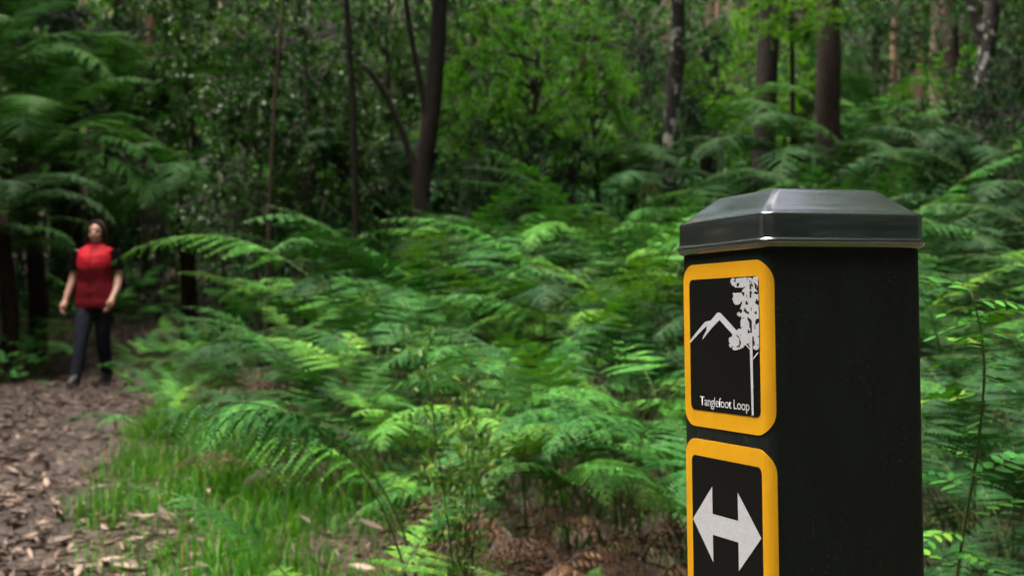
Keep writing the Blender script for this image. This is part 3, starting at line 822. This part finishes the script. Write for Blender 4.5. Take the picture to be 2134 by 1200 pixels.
tree("blackwood_tree", "dark trunk spotted with pale lichen beside the bright wattles", None, 15.0, [(1412, 0), (1414, 90), (1402, 200), (1394, 340)], 31, B_MOTTLE)
tree("stringybark_tree", "dark ragged trunk between the spotted trunk and the red-brown trunk", None, 19.0, [(1604, 0), (1600, 100), (1594, 220), (1590, 340)], 46, B_DARK)
tree("stringybark_tree", "big straight red-brown trunk rising above the post cap", None, 17.5, [(1726, 0), (1726, 150), (1724, 310)], 51, B_RED, 16)
tree("gum_tree", "slim trunk pale above and dark below, right of the red-brown trunk", None, 24.0, [(1866, 0), (1864, 100), (1858, 230)], 17, B_TAN)
tree("gum_tree", "distant tan trunk nearest the slim pale trunk", None, 32.0, [(1912, 0), (1914, 100), (1916, 200)], 22, B_TAN)
tree("gum_tree", "distant tan trunk with a pinkish side close to the forked trunk", None, 30.0, [(1952, 0), (1950, 100), (1950, 200)], 26, B_PALE)
tree("stringybark_tree", "distant dark brown trunk between the tan trunks and forked trunk", None, 26.0, [(1984, 0), (1982, 120), (1980, 240)], 32, B_RED)
tree("blackwood_tree", "dark forked trunk flecked with pale spots near the upper corner", None, 20.0, [(2072, 0), (2062, 60), (2052, 130), (2046, 240)], 36, B_MOTTLE, stems=[([(2012, -30), (2024, 20), (2040, 70), (2052, 120)], 18)])
tree("sapling", "leaning grey stem hidden in the lime green wattle", None, 14.2, [(1216, 120), (1204, 190), (1190, 270)], 17, B_BROWN, 7, 1.0)
tree("gum_tree", "far pale trunk with peeling tan bark, widest of the pale row", None, 33.0, [(1530, 0), (1532, 100), (1534, 220)], 34, B_PALE)
tree("gum_tree", "far pale trunk next to the dark ragged trunk", None, 36.0, [(1566, 0), (1568, 100), (1570, 220)], 24, B_PALE)
tree("gum_tree", "far pinkish trunk nearest the lichen-spotted trunk", None, 35.0, [(1484, 0), (1486, 100), (1490, 220)], 22, B_TAN)
tree("gum_tree", "far pale trunk just left of the red-brown trunk", None, 38.0, [(1668, 0), (1668, 100), (1668, 220)], 18, B_PALE)
for k in range(34):
    y = random.uniform(27, 50); px = random.choice((random.uniform(1240, 2180), random.uniform(1240, 2180), random.uniform(-60, 1240)))
    tree("far_gum_tree", "slender far gum trunk in the hazy rows up the slope", "far gum trees up the slope", y, [(px + random.uniform(-12, 12), -20), (px, 150), (px + random.uniform(-5, 5), 260)], random.uniform(9, 20), random.choice((B_PALE, B_TAN, B_TAN, B_BROWN, B_RED)), random.uniform(16, 21), 1.5)
# ---------------------------------------------------------------- masses that nobody could count
def leaf_mass(name, label, mat, n, box, ll, lw, zfun=None, seed=5, clump=.5):
    g = np.random.default_rng(seed)
    nc = max(1, n // 40)
    C = np.stack([g.uniform(*box[0], nc), g.uniform(*box[1], nc), g.uniform(*box[2], nc)], -1)
    p = C[g.integers(0, nc, n)] + g.normal(size=(n, 3)) * clump
    p = p[(np.abs(p[:, 0] - path_x(p[:, 1])) > 1.35) | (p[:, 1] > 20) | (p[:, 1] < 0)]; n = len(p)
    p[:, 2] = np.maximum(p[:, 2], 0)
    p[:, 2] += ground_z(p[:, 0], p[:, 1])
    L = ll * g.uniform(.5, 1.4, n)
    V, Fc = scatter(LEAF_V, LEAF_F, p, g.normal(size=(n, 3)) * .8 + [0, 0, -.2], g.normal(size=(n, 3)) * .6 + [0, -.1, .9], L, lw * L / ll)
    return kind(link(name, mesh_np(name, V, Fc, mat)), "stuff", label)
leaf_mass("forest", "mass of far forest foliage rising up the slope behind the trunks", M_FAR, 110000, ((-24, 27), (29, 52), (0, 19)), .28, .12, seed=5, clump=.55)
leaf_mass("undergrowth", "low leafy growth covering the slope below the far trunks", M_FAR, 60000, ((-22, 26), (28, 60), (0, 1.6)), .34, .16, seed=16, clump=.5)
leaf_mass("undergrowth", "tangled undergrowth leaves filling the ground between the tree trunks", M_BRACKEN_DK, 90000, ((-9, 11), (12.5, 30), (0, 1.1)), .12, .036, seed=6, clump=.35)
leaf_mass("forest", "unseen dense forest foliage behind the viewer, tall to block low sky", M_OLIVE, 42000, ((-20, 20), (-16, -7), (0, 21)), .75, .34, seed=7, clump=.7)  # this and the next two: unseen, built tall to shut out side skylight
leaf_mass("forest", "unseen forest foliage beside the path, tall to block low sky", M_OLIVE, 34000, ((-17, -9), (-8, 26), (0, 20)), .75, .34, seed=8, clump=.7)
leaf_mass("forest", "forest foliage on the post's side beyond the edge of view", M_OLIVE, 34000, ((9.2, 17), (-8, 26), (0, 20)), .75, .34, seed=9, clump=.7)

def build_grass():
    g = np.random.default_rng(31)
    n = 230000
    y = .4 + 18.6 * g.random(n) ** 1.5; x = g.uniform(-8.5, 1.8, n)
    pe = path_x(y) + .78
    tuft = np.sin(x * 4.1 + np.sin(y * 2.7) * 2) * np.sin(y * 3.3 + np.sin(x * 3.1) * 1.5)
    right = x - pe
    dens = sstep(-.12, .25, right) * (1 - .75 * sstep(1.1, 2.2, right)) * (.45 + .55 * sstep(-.5, .4, tuft))
    left = (path_x(y) - .95) - x
    dens = np.where(x < path_x(y), .8 * sstep(-.1, .3, left) * (1 - sstep(1.5, 2.5, left)), dens)
    dens = dens * np.where((x > path_x(y)) & (y > 11), .6, 1)
    m2 = 62000                                                # the thick strip along the path
    y2 = 3.0 + 7.5 * g.random(m2) ** 1.15; r2 = -.15 + 1.45 * g.random(m2) ** 1.25; x2 = path_x(y2) + .78 + r2
    t2 = np.sin(x2 * 4.1 + np.sin(y2 * 2.7) * 2) * np.sin(y2 * 3.3 + np.sin(x2 * 3.1) * 1.5)
    p2 = np.sin(x2 * 1.9 + 1.3 + np.sin(y2 * 1.1)) + np.sin(y2 * 2.3 + np.sin(x2 * 2.9)) + .5 * np.sin(x2 * 6.1 + y2 * 4.7)
    d2 = sstep(-.2, .45, r2) * (.04 + .96 * sstep(-.5, .6, p2)) * (.35 + .65 * sstep(-.6, .3, t2))
    x, y, tuft, dens = np.concatenate([x, x2]), np.concatenate([y, y2]), np.concatenate([tuft, t2]), np.concatenate([dens, d2]); n = len(x)
    keep = g.random(n) < dens
    x, y, tuft = x[keep], y[keep], tuft[keep]; n = len(x)
    h = g.uniform(.05, .16, n) * (.6 + .8 * sstep(-.5, .7, tuft))
    a = g.uniform(0, 2 * math.pi, n); lean = g.uniform(.15, .9, n)
    dx, dy = np.cos(a), np.sin(a); w = .0022 + .0012 * g.random(n)
    base = np.stack([x, y, ground_z(x, y) - .004], -1)
    out = np.stack([dx, dy, np.zeros(n)], -1); sd = np.stack([-dy, dx, np.zeros(n)], -1) * w[:, None]
    up = np.array([0, 0, 1.0])
    mid = base + out * (h * lean * .3)[:, None] + up * (h * .62)[:, None]
    tipp = base + out * (h * lean)[:, None] + up * (h * (1 - .35 * lean))[:, None]
    V = np.stack([base - sd, base + sd, mid + sd * .8, mid - sd * .8, tipp], 1).reshape(-1, 3)
    o = (np.arange(n) * 5)[:, None]
    kind(link("grass", mesh_np("grass", V, [np.array([[0, 1, 2, 3]]) + o, np.array([[3, 2, 4]]) + o], M_GRASS)), "stuff", "soft green grass along the edge of the path")
build_grass()

# fallen leaves: the nearest singly, the rest as litter
def build_litter():
    g = np.random.default_rng(41)
    shapes = []
    for k in range(8):
        m = 7; t = np.linspace(0, 1, m); cv = g.normal() * .35; bend = g.uniform(-.25, .35); tw = g.normal() * .4
        wv = np.sin(math.pi * t ** .85) * .5 * g.uniform(.8, 1.2) + .01
        V = []
        for i in range(m):
            cx, cz = cv * t[i] ** 2 * .5, bend * math.sin(math.pi * t[i]) * .5
            r_ = tw * t[i]
            V += [[cx - wv[i] * .36 * math.cos(r_), t[i], cz + .06 - wv[i] * .36 * math.sin(r_)], [cx, t[i], cz], [cx + wv[i] * .36 * math.cos(r_), t[i], cz + .06 + wv[i] * .36 * math.sin(r_)]]
        Q = []
        for i in range(m - 1):
            Q += [[3 * i, 3 * i + 1, 3 * i + 4, 3 * i + 3], [3 * i + 1, 3 * i + 2, 3 * i + 5, 3 * i + 4]]
        V = np.array(V); V[:, 1] -= .5
        shapes.append((V, np.array(Q)))
    meshes = [mesh_np(f"fallen_leaf_shape_{k}", V * [.6, 1, .6], Q, M_LITTER, True) for k, (V, Q) in enumerate(shapes)]
    for k in range(300):
        y = 4.1 + 2.9 * g.random() ** 1.2
        x = float(path_x(y)) + (g.uniform(-1.0, .95) if k < 235 else g.uniform(.8, 1.9))
        if x < -.40 * y: x = -.40 * y + g.random() * .9
        s = float(np.clip(g.lognormal(-2.5, .35), .04, .16))
        link("leaf", meshes[g.integers(8)], PATH, (x, y, float(ground_z(x, y)) + .012 + .02 * g.random() + (.05 if k >= 235 else 0)), (g.normal() * .22, g.normal() * .28, g.uniform(0, 6.28)), s)
    n = 15000
    y = 3.0 + 19 * g.random(n) ** 1.5
    x = path_x(y) + g.normal(size=n) * .5
    off = g.random(n) < .22
    x = np.where(off, g.uniform(-2.4, 2.6, n), x); y = np.where(off, 2.6 + 4 * g.random(n), y)
    P = np.stack([x, y, ground_z(x, y) + .010 + .025 * g.random(n)], -1)
    b = MB()
    for k in range(8):
        m_ = np.arange(n) % 8 == k; q = int(m_.sum())
        L = np.clip(g.lognormal(-2.9, .5, q), .018, .15)
        a = g.uniform(0, 6.28, q)
        V, Fc = scatter(shapes[k][0] * [.6, 1, .6], shapes[k][1], P[m_], np.stack([np.cos(a), np.sin(a), g.normal(size=q) * .25], -1), np.stack([g.normal(size=q) * .35, g.normal(size=q) * .35, np.ones(q)], -1), L, L)
        b.add(V, Fc)
    o = link("leaf_litter", b.mesh("leaf_litter", M_LITTER, True))
    kind(o, "stuff", "layer of dry brown and tan fallen leaves on path and forest floor")
    # sticks
    for k in range(16):
        y = random.uniform(3.2, 8.5); x = float(path_x(y)) + random.uniform(-.9, .9) if k % 2 else random.uniform(-.6, 1.4)
        L = random.uniform(.15, .5); b = MB()
        b.tube(curve([[0, 0, 0], [L * .5, random.uniform(-.04, .04), .02], [L, random.uniform(-.05, .05), .01]], 7), np.linspace(.006, .003, 7), 5)
        tag(link("fallen_stick", b.mesh("fallen_stick", B_BROWN, True), None, (x, y, float(ground_z(x, y)) + .02), (0, random.uniform(-.2, .05), random.uniform(0, 6.28))),
            "thin brown fallen stick among the leaves on the ground", "stick", "fallen sticks")
build_litter()

# ---------------------------------------------------------------- slender shrub, seedling
def pinnate_leaf(name, mat, L, n, ll, lw, seed):
    g = np.random.default_rng(seed); t = np.linspace(0, 1, 9)
    P = np.stack([.02 * np.sin(3 * t), L * t, .25 * L * t - .45 * L * t ** 2], -1)
    b = MB(); b.tube(P, np.linspace(.0012, .0005, 9), 4, False); nst = sum(len(q) for q in b.Q)
    pos, tip = [], []
    for k in range(n):
        q = .12 + .86 * k / (n - 1); p = np.array([np.interp(q, t, P[:, a]) for a in range(3)])
        for sg in (-1, 1):
            pos.append(p); tip.append([sg * .9, .55, -.15 + g.normal() * .1])
    pos.append(P[-1]); tip.append([0, 1, -.3]); m = len(pos)
    l_ = ll * g.uniform(.85, 1.1, m)
    V, Fc = scatter(LEAF_V, LEAF_F, pos, tip, g.normal(size=(m, 3)) * .2 + [0, 0, 1], l_, lw * l_ / ll)
    b.add(V, Fc); me = b.mesh(name, mat); me.materials.append(M_STEM)
    mi = np.zeros(len(me.polygons), np.int32); mi[:nst] = 1; me.polygons.foreach_set("material_index", mi)
    return me
PIN = [pinnate_leaf(f"seedling_leaf_{k}", M_BRACKEN, .115 + .02 * k, 5 + k, .042, .019, 300 + k) for k in range(3)]
def seedling():
    pts = [at(1985, 1290, 2.05), at(2003, 1130, 2.05), at(2040, 930, 2.03), at(2053, 780, 2.0), at(2046, 690, 2.0), at(2025, 610, 1.99)]
    gx, gy = pts[0][0] - .02, 2.06
    base = np.array([gx, gy, float(ground_z(gx, gy))])
    root = thing("seedling", "slender green seedling with paired leaflets rising beside the post", "seedling", tuple(base))
    c = curve([base - base] + [p - base for p in pts], 30)
    b = MB(); b.tube(c, np.linspace(.0034, .0014, 30), 6)
    link("stem", b.mesh("seedling_stem", M_STEM, True), root)
    for k in range(30):
        i = 6 + int(k * 23 / 29)
        link("leaf", PIN[k % 3], root, tuple(c[min(i, 29)]), (R(random.uniform(-5, 30)), R(random.uniform(-15, 15)), R(k * 137 + 20)), random.uniform(.5, .85))
seedling()

def slender_shrub():
    y = 3.05; x = px_x(958, y); base = np.array([x, y, float(ground_z(x, y))])
    root = thing("slender_shrub", "slender upright shrub with dark wiry stems and small yellow-green leaves before the bed", "shrub", tuple(base))
    m = leaf_mat("small_yellow_green_leaf", [(0, (.025, .08, .012)), (.6, (.06, .14, .018)), (1, (.18, .22, .028))], .5, .3, .2, .2, .8)
    for k in range(6):
        g = np.random.default_rng(400 + k)
        ex, ey, ez = g.normal() * .09, g.normal() * .10, g.uniform(.50, .80)
        c = curve([[g.normal() * .015, g.normal() * .015, -.03], [ex * .25, ey * .3, ez * .4], [ex * .7, ey * .6, ez * .8], [ex, ey, ez]], 18)
        b = MB(); b.tube(c, np.linspace(.0024, .0008, 18), 5)
        st = link("stem", b.mesh("shrub_stem", M_STEM_DK, True), root)
        n = 210; i = np.clip((18 * g.random(n) ** .55).astype(int), 5, 17); off = norm(g.normal(size=(n, 3))) * g.uniform(.005, .10, n)[:, None]
        tip = norm(off) + g.normal(size=(n, 3)) * .4 + [0, 0, .3]
        L = g.uniform(.012, .030, n)
        V, Fc = scatter(LEAF_V, LEAF_F, c[i] + off, tip, g.normal(size=(n, 3)) * .5 + [0, 0, 1], L, L * .36)
        link("foliage", mesh_np("shrub_foliage", V, Fc, m), st)
slender_shrub()

# ---------------------------------------------------------------- the walker
def solid(b, name, mat, voxel=.008, smooth=4):
    """Fuses overlapping closed shapes into one continuous skin."""
    me = b.mesh(name + "_raw")
    o = bpy.data.objects.new("tmp_solid", me); COL.objects.link(o)
    md = o.modifiers.new("r", 'REMESH'); md.mode = 'VOXEL'; md.voxel_size = voxel; md.use_smooth_shade = True
    sm = o.modifiers.new("s", 'SMOOTH'); sm.iterations = smooth; sm.factor = .5
    bpy.context.view_layer.update()
    out = bpy.data.meshes.new_from_object(o.evaluated_get(bpy.context.evaluated_depsgraph_get()))
    bpy.data.objects.remove(o); bpy.data.meshes.remove(me)
    out.name = name; out.materials.clear(); out.materials.append(mat)
    out.polygons.foreach_set("use_smooth", np.ones(len(out.polygons), bool))
    return out

def build_walker():
    p0 = at(200, 803, 13.6)
    x, y = float(p0[0]), 13.6
    root = thing("person", "walker in red vest, black t-shirt, dark jeans and boots coming along the path", "person", (x, y, float(ground_z(x - .1, y)) + .008), R(-4))
    skin = surf_mat("skin", (.56, .31, .22), .5)
    m_vest = surf_mat("lit_red_quilted_vest", (.52, .012, .024), .7, .8, 12, (.44, .010, .020), spec=.2)
    m_vlow = surf_mat("shaded_red_vest_body", (.20, .006, .012), .75, .8, 12, (.14, .005, .010), spec=.2)  # two reds: overhead light on the chest, shade below, put into the colour
    m_tee = surf_mat("black_cotton", (.006, .006, .007), .9, spec=.1)
    m_jean = surf_mat("dark_denim", (.014, .017, .026), .85, .5, 14, (.022, .027, .038), spec=.15)
    m_boot = surf_mat("black_boot_leather", (.012, .011, .011), .55)
    m_sole = surf_mat("grey_boot_sole", (.07, .065, .06), .8)
    m_hair = surf_mat("dark_brown_hair", (.014, .006, .004), .7, .5, 60, (.028, .012, .008), stretch=(4, 4, .4), spec=.15)
    arms = {-1: [(-.175, .01, 1.365), (-.215, .03, 1.22), (-.236, .03, 1.09), (-.265, -.02, .96), (-.288, -.07, .845)],
            1: [(.185, .01, 1.365), (.222, .03, 1.22), (.232, .04, 1.09), (.232, -.03, .97), (.212, -.11, .865)]}
    legs = {-1: [(-.080, .0, .88), (-.088, -.07, .68), (-.092, -.14, .48), (-.108, -.17, .28), (-.124, -.20, .10)],
            1: [(.082, .0, .88), (.074, .02, .68), (.062, .03, .48), (.048, .12, .29), (.036, .22, .115)]}
    # body
    b = MB()
    b.loft([(0, 0, .80, .15, .10), (0, 0, .86, .170, .118), (0, 0, .93, .168, .118), (0, 0, 1.03, .138, .102), (0, 0, 1.14, .145, .108), (.003, -.01, 1.24, .158, .118), (.006, 0, 1.33, .160, .095), (.008, .005, 1.385, .120, .072), (.010, .006, 1.42, .062, .058)])
    b.tube([(.010, .008, 1.38), (.014, .004, 1.44), (.018, -.004, 1.50)], [.058, .050, .050], 16)
    hx = .020
    b.ellipsoid((hx, .000, 1.558), (.074, .092, .096)); b.ellipsoid((hx, -.030, 1.495), (.054, .060, .066)); b.ellipsoid((hx, -.062, 1.455), (.028, .026, .022))
    b.tube([(hx, -.085, 1.550), (hx, -.106, 1.522), (hx, -.098, 1.512)], [.009, .015, .013], 10)
    for sg in (-1, 1):
        b.ellipsoid((hx + sg * .077, .006, 1.535), (.010, .020, .032)); b.ellipsoid((hx + sg * .036, -.070, 1.512), (.022, .018, .020))
        b.tube(curve(arms[sg], 14), np.interp(np.linspace(0, 1, 14), [0, .3, .5, .62, 1], [.052, .048, .040, .040, .026]), 14)
        b.tube(curve(legs[sg], 14), np.interp(np.linspace(0, 1, 14), [0, .3, .5, .68, 1], [.088, .076, .056, .054, .036]), 16)
        w = np.array(arms[sg][-1]); e = np.array(arms[sg][-2]); d = norm(w - e)
        if sg > 0: d = norm(d + np.array([-.15, -.1, -.9]))
        fw = norm(np.cross([sg * 1.0, 0, 0], d)) * (-1 if np.cross([sg * 1.0, 0, 0], d)[1] > 0 else 1)      # forward across the palm
        inn = np.array([-sg * 1.0, 0, 0])
        pc = w + d * .05
        b.tube([w - d * .01, w + d * .03, w + d * .075], [.025, .034, .033], 12, True, 0, None)
        for f_, (off, fl) in enumerate(((.026, .066), (.009, .074), (-.009, .070), (-.026, .056))):
            a0 = w + d * .075 + fw * off
            a1 = a0 + d * fl * .5 + inn * .006; a2 = a1 + d * fl * .28 + inn * .018; a3 = a2 + d * fl * .1 + inn * .020
            b.tube([a0 - d * .02, a0, a1, a2, a3], [.0095, .0095, .009, .0085, .007], 8)
        t0 = w + d * .028 + fw * .026
        b.tube([t0 - fw * .01, t0 + fw * .020 + d * .018, t0 + fw * .026 + d * .042 + inn * .010, t0 + fw * .020 + d * .060 + inn * .016], [.012, .012, .0105, .008], 8)
        an = np.array(legs[sg][-1])
        b.tube([an + [0, .03, -.03], an + [0, -.04, -.045], an + [0, -.12, -.06]], [.034, .036, .026], 10)
    link("body", solid(b, "body", skin, .0055, 3), root)
    # eyes, brows, lips
    me_, mb_, ml_ = surf_mat("eye", (.03, .02, .015), .15), m_hair, surf_mat("lips", (.36, .10, .09), .4)
    for sg in (-1, 1):
        q = MB(); q.ellipsoid((hx + sg * .030, -.0825, 1.545), (.013, .008, .0075), 12, 8); link("eye", q.mesh("eye", me_, True), root)
        q = MB(); q.tube([(hx + sg * .014, -.089, 1.563), (hx + sg * .032, -.087, 1.568), (hx + sg * .050, -.074, 1.562)], [.004, .005, .003], 6); link("eyebrow", q.mesh("eyebrow", mb_, True), root)
    q = MB(); q.tube([(hx - .026, -.080, 1.487), (hx, -.092, 1.481), (hx + .026, -.080, 1.487)], [.004, .009, .004], 8); link("lips", q.mesh("lips", ml_, True), root)
    # hair: cap, falling behind the shoulders
    q = MB(); q.ellipsoid((hx, .020, 1.574), (.089, .094, .098))
    q.tube([(hx - .070, -.030, 1.585), (hx - .045, -.048, 1.632), (hx, -.048, 1.652), (hx + .045, -.048, 1.632), (hx + .070, -.030, 1.585)], [.020, .022, .022, .022, .020], 10)
    for sg in (-1, 1):
        q.tube([(hx + sg * .066, -.040, 1.600), (hx + sg * .082, -.030, 1.56), (hx + sg * .090, -.010, 1.49), (hx + sg * .094, .005, 1.41), (hx + sg * .088, .020, 1.33)], [.022, .026, .032, .036, .024], 12)
    q.tube([(hx, .07, 1.60), (hx, .085, 1.48), (hx, .085, 1.36), (hx, .095, 1.25)], [.075, .08, .07, .035], 16)
    link("hair", solid(q, "hair", m_hair, .007, 4), root)
    # t-shirt with short sleeves
    q = MB()
    q.loft([(0, 0, 1.0, .150, .112), (0, 0, 1.14, .153, .116), (.003, -.01, 1.24, .166, .126), (.006, 0, 1.335, .170, .104), (.008, .005, 1.392, .125, .080), (.010, .006, 1.425, .070, .066)])
    for sg in (-1, 1):
        q.tube(curve(arms[sg][:3], 8)[:6], np.array([.066, .066, .066, .067, .067, .066]), 16)
    link("shirt", solid(q, "shirt", m_tee, .007, 3), root)
    # vest: body red darkened low and brightened up top for overhead light, collar
    ves = MB()
    ves.loft([(0, 0, .775, .203, .150), (0, 0, .83, .208, .155), (0, 0, .86, .204, .150), (0, -.004, .93, .196, .150), (0, -.006, 1.03, .178, .142), (.002, -.012, 1.12, .174, .148), (.003, -.018, 1.185, .176, .150)], 40)
    vo = link("vest", solid(ves, "vest", m_vlow, .008, 2), root)
    ves = MB()
    ves.loft([(.003, -.015, 1.178, .178, .148), (.004, -.015, 1.24, .183, .147), (.005, -.010, 1.30, .182, .136), (.007, -.002, 1.345, .180, .112), (.008, .002, 1.375, .165, .092), (.009, .004, 1.402, .120, .078), (.010, .006, 1.425, .080, .072)], 40)
    link("upper_vest", solid(ves, "vest_upper_part", m_vest, .008, 2), vo)
    q = MB(); q.tube([(.010, .008, 1.405), (.013, .006, 1.455)], [.074, .070], 20); link("collar", solid(q, "vest_collar", m_vlow, .007, 2), vo)
    q = MB(); q.tube([(0, -.159, .80), (0, -.154, .93), (.002, -.152, 1.04), (.003, -.170, 1.19), (.005, -.148, 1.30), (.009, -.090, 1.41)], .0035, 6); link("zip", q.mesh("vest_zip", m_tee), vo)
    # jeans
    q = MB()
    q.loft([(0, 0, .80, .160, .112), (0, 0, .86, .180, .128), (0, 0, .93, .178, .128), (0, 0, .99, .160, .118)])
    for sg in (-1, 1):
        q.tube(curve(legs[sg], 14), np.interp(np.linspace(0, 1, 14), [0, .3, .5, .7, 1], [.098, .088, .072, .066, .058]), 18)
    link("trousers", solid(q, "trousers", m_jean, .008, 3), root)
    for sg, lift in ((-1, 0.0), (1, .035)):
        an = np.array(legs[sg][-1]); zb = .0 + lift * .3
        q = MB(); q.tube([an + [0, .0, .06], an + [0, .005, -.02]], [.055, .055], 14)
        q.loft([(an[0] - .004, an[1] - .055, zb + .022, .047, .135), (an[0] - .004, an[1] - .055, zb + .045, .048, .135), (an[0] - .002, an[1] - .035, zb + .075, .044, .105), (an[0], an[1] - .005, zb + .11, .046, .060)], 24)
        bo = link("boot", solid(q, "boot", m_boot, .007, 2), root)
        q = MB(); q.loft([(an[0] - .004, an[1] - .055, zb, .048, .136), (an[0] - .004, an[1] - .055, zb + .024, .050, .139)], 24)
        link("sole", q.mesh("boot_sole", m_sole), bo)
build_walker()
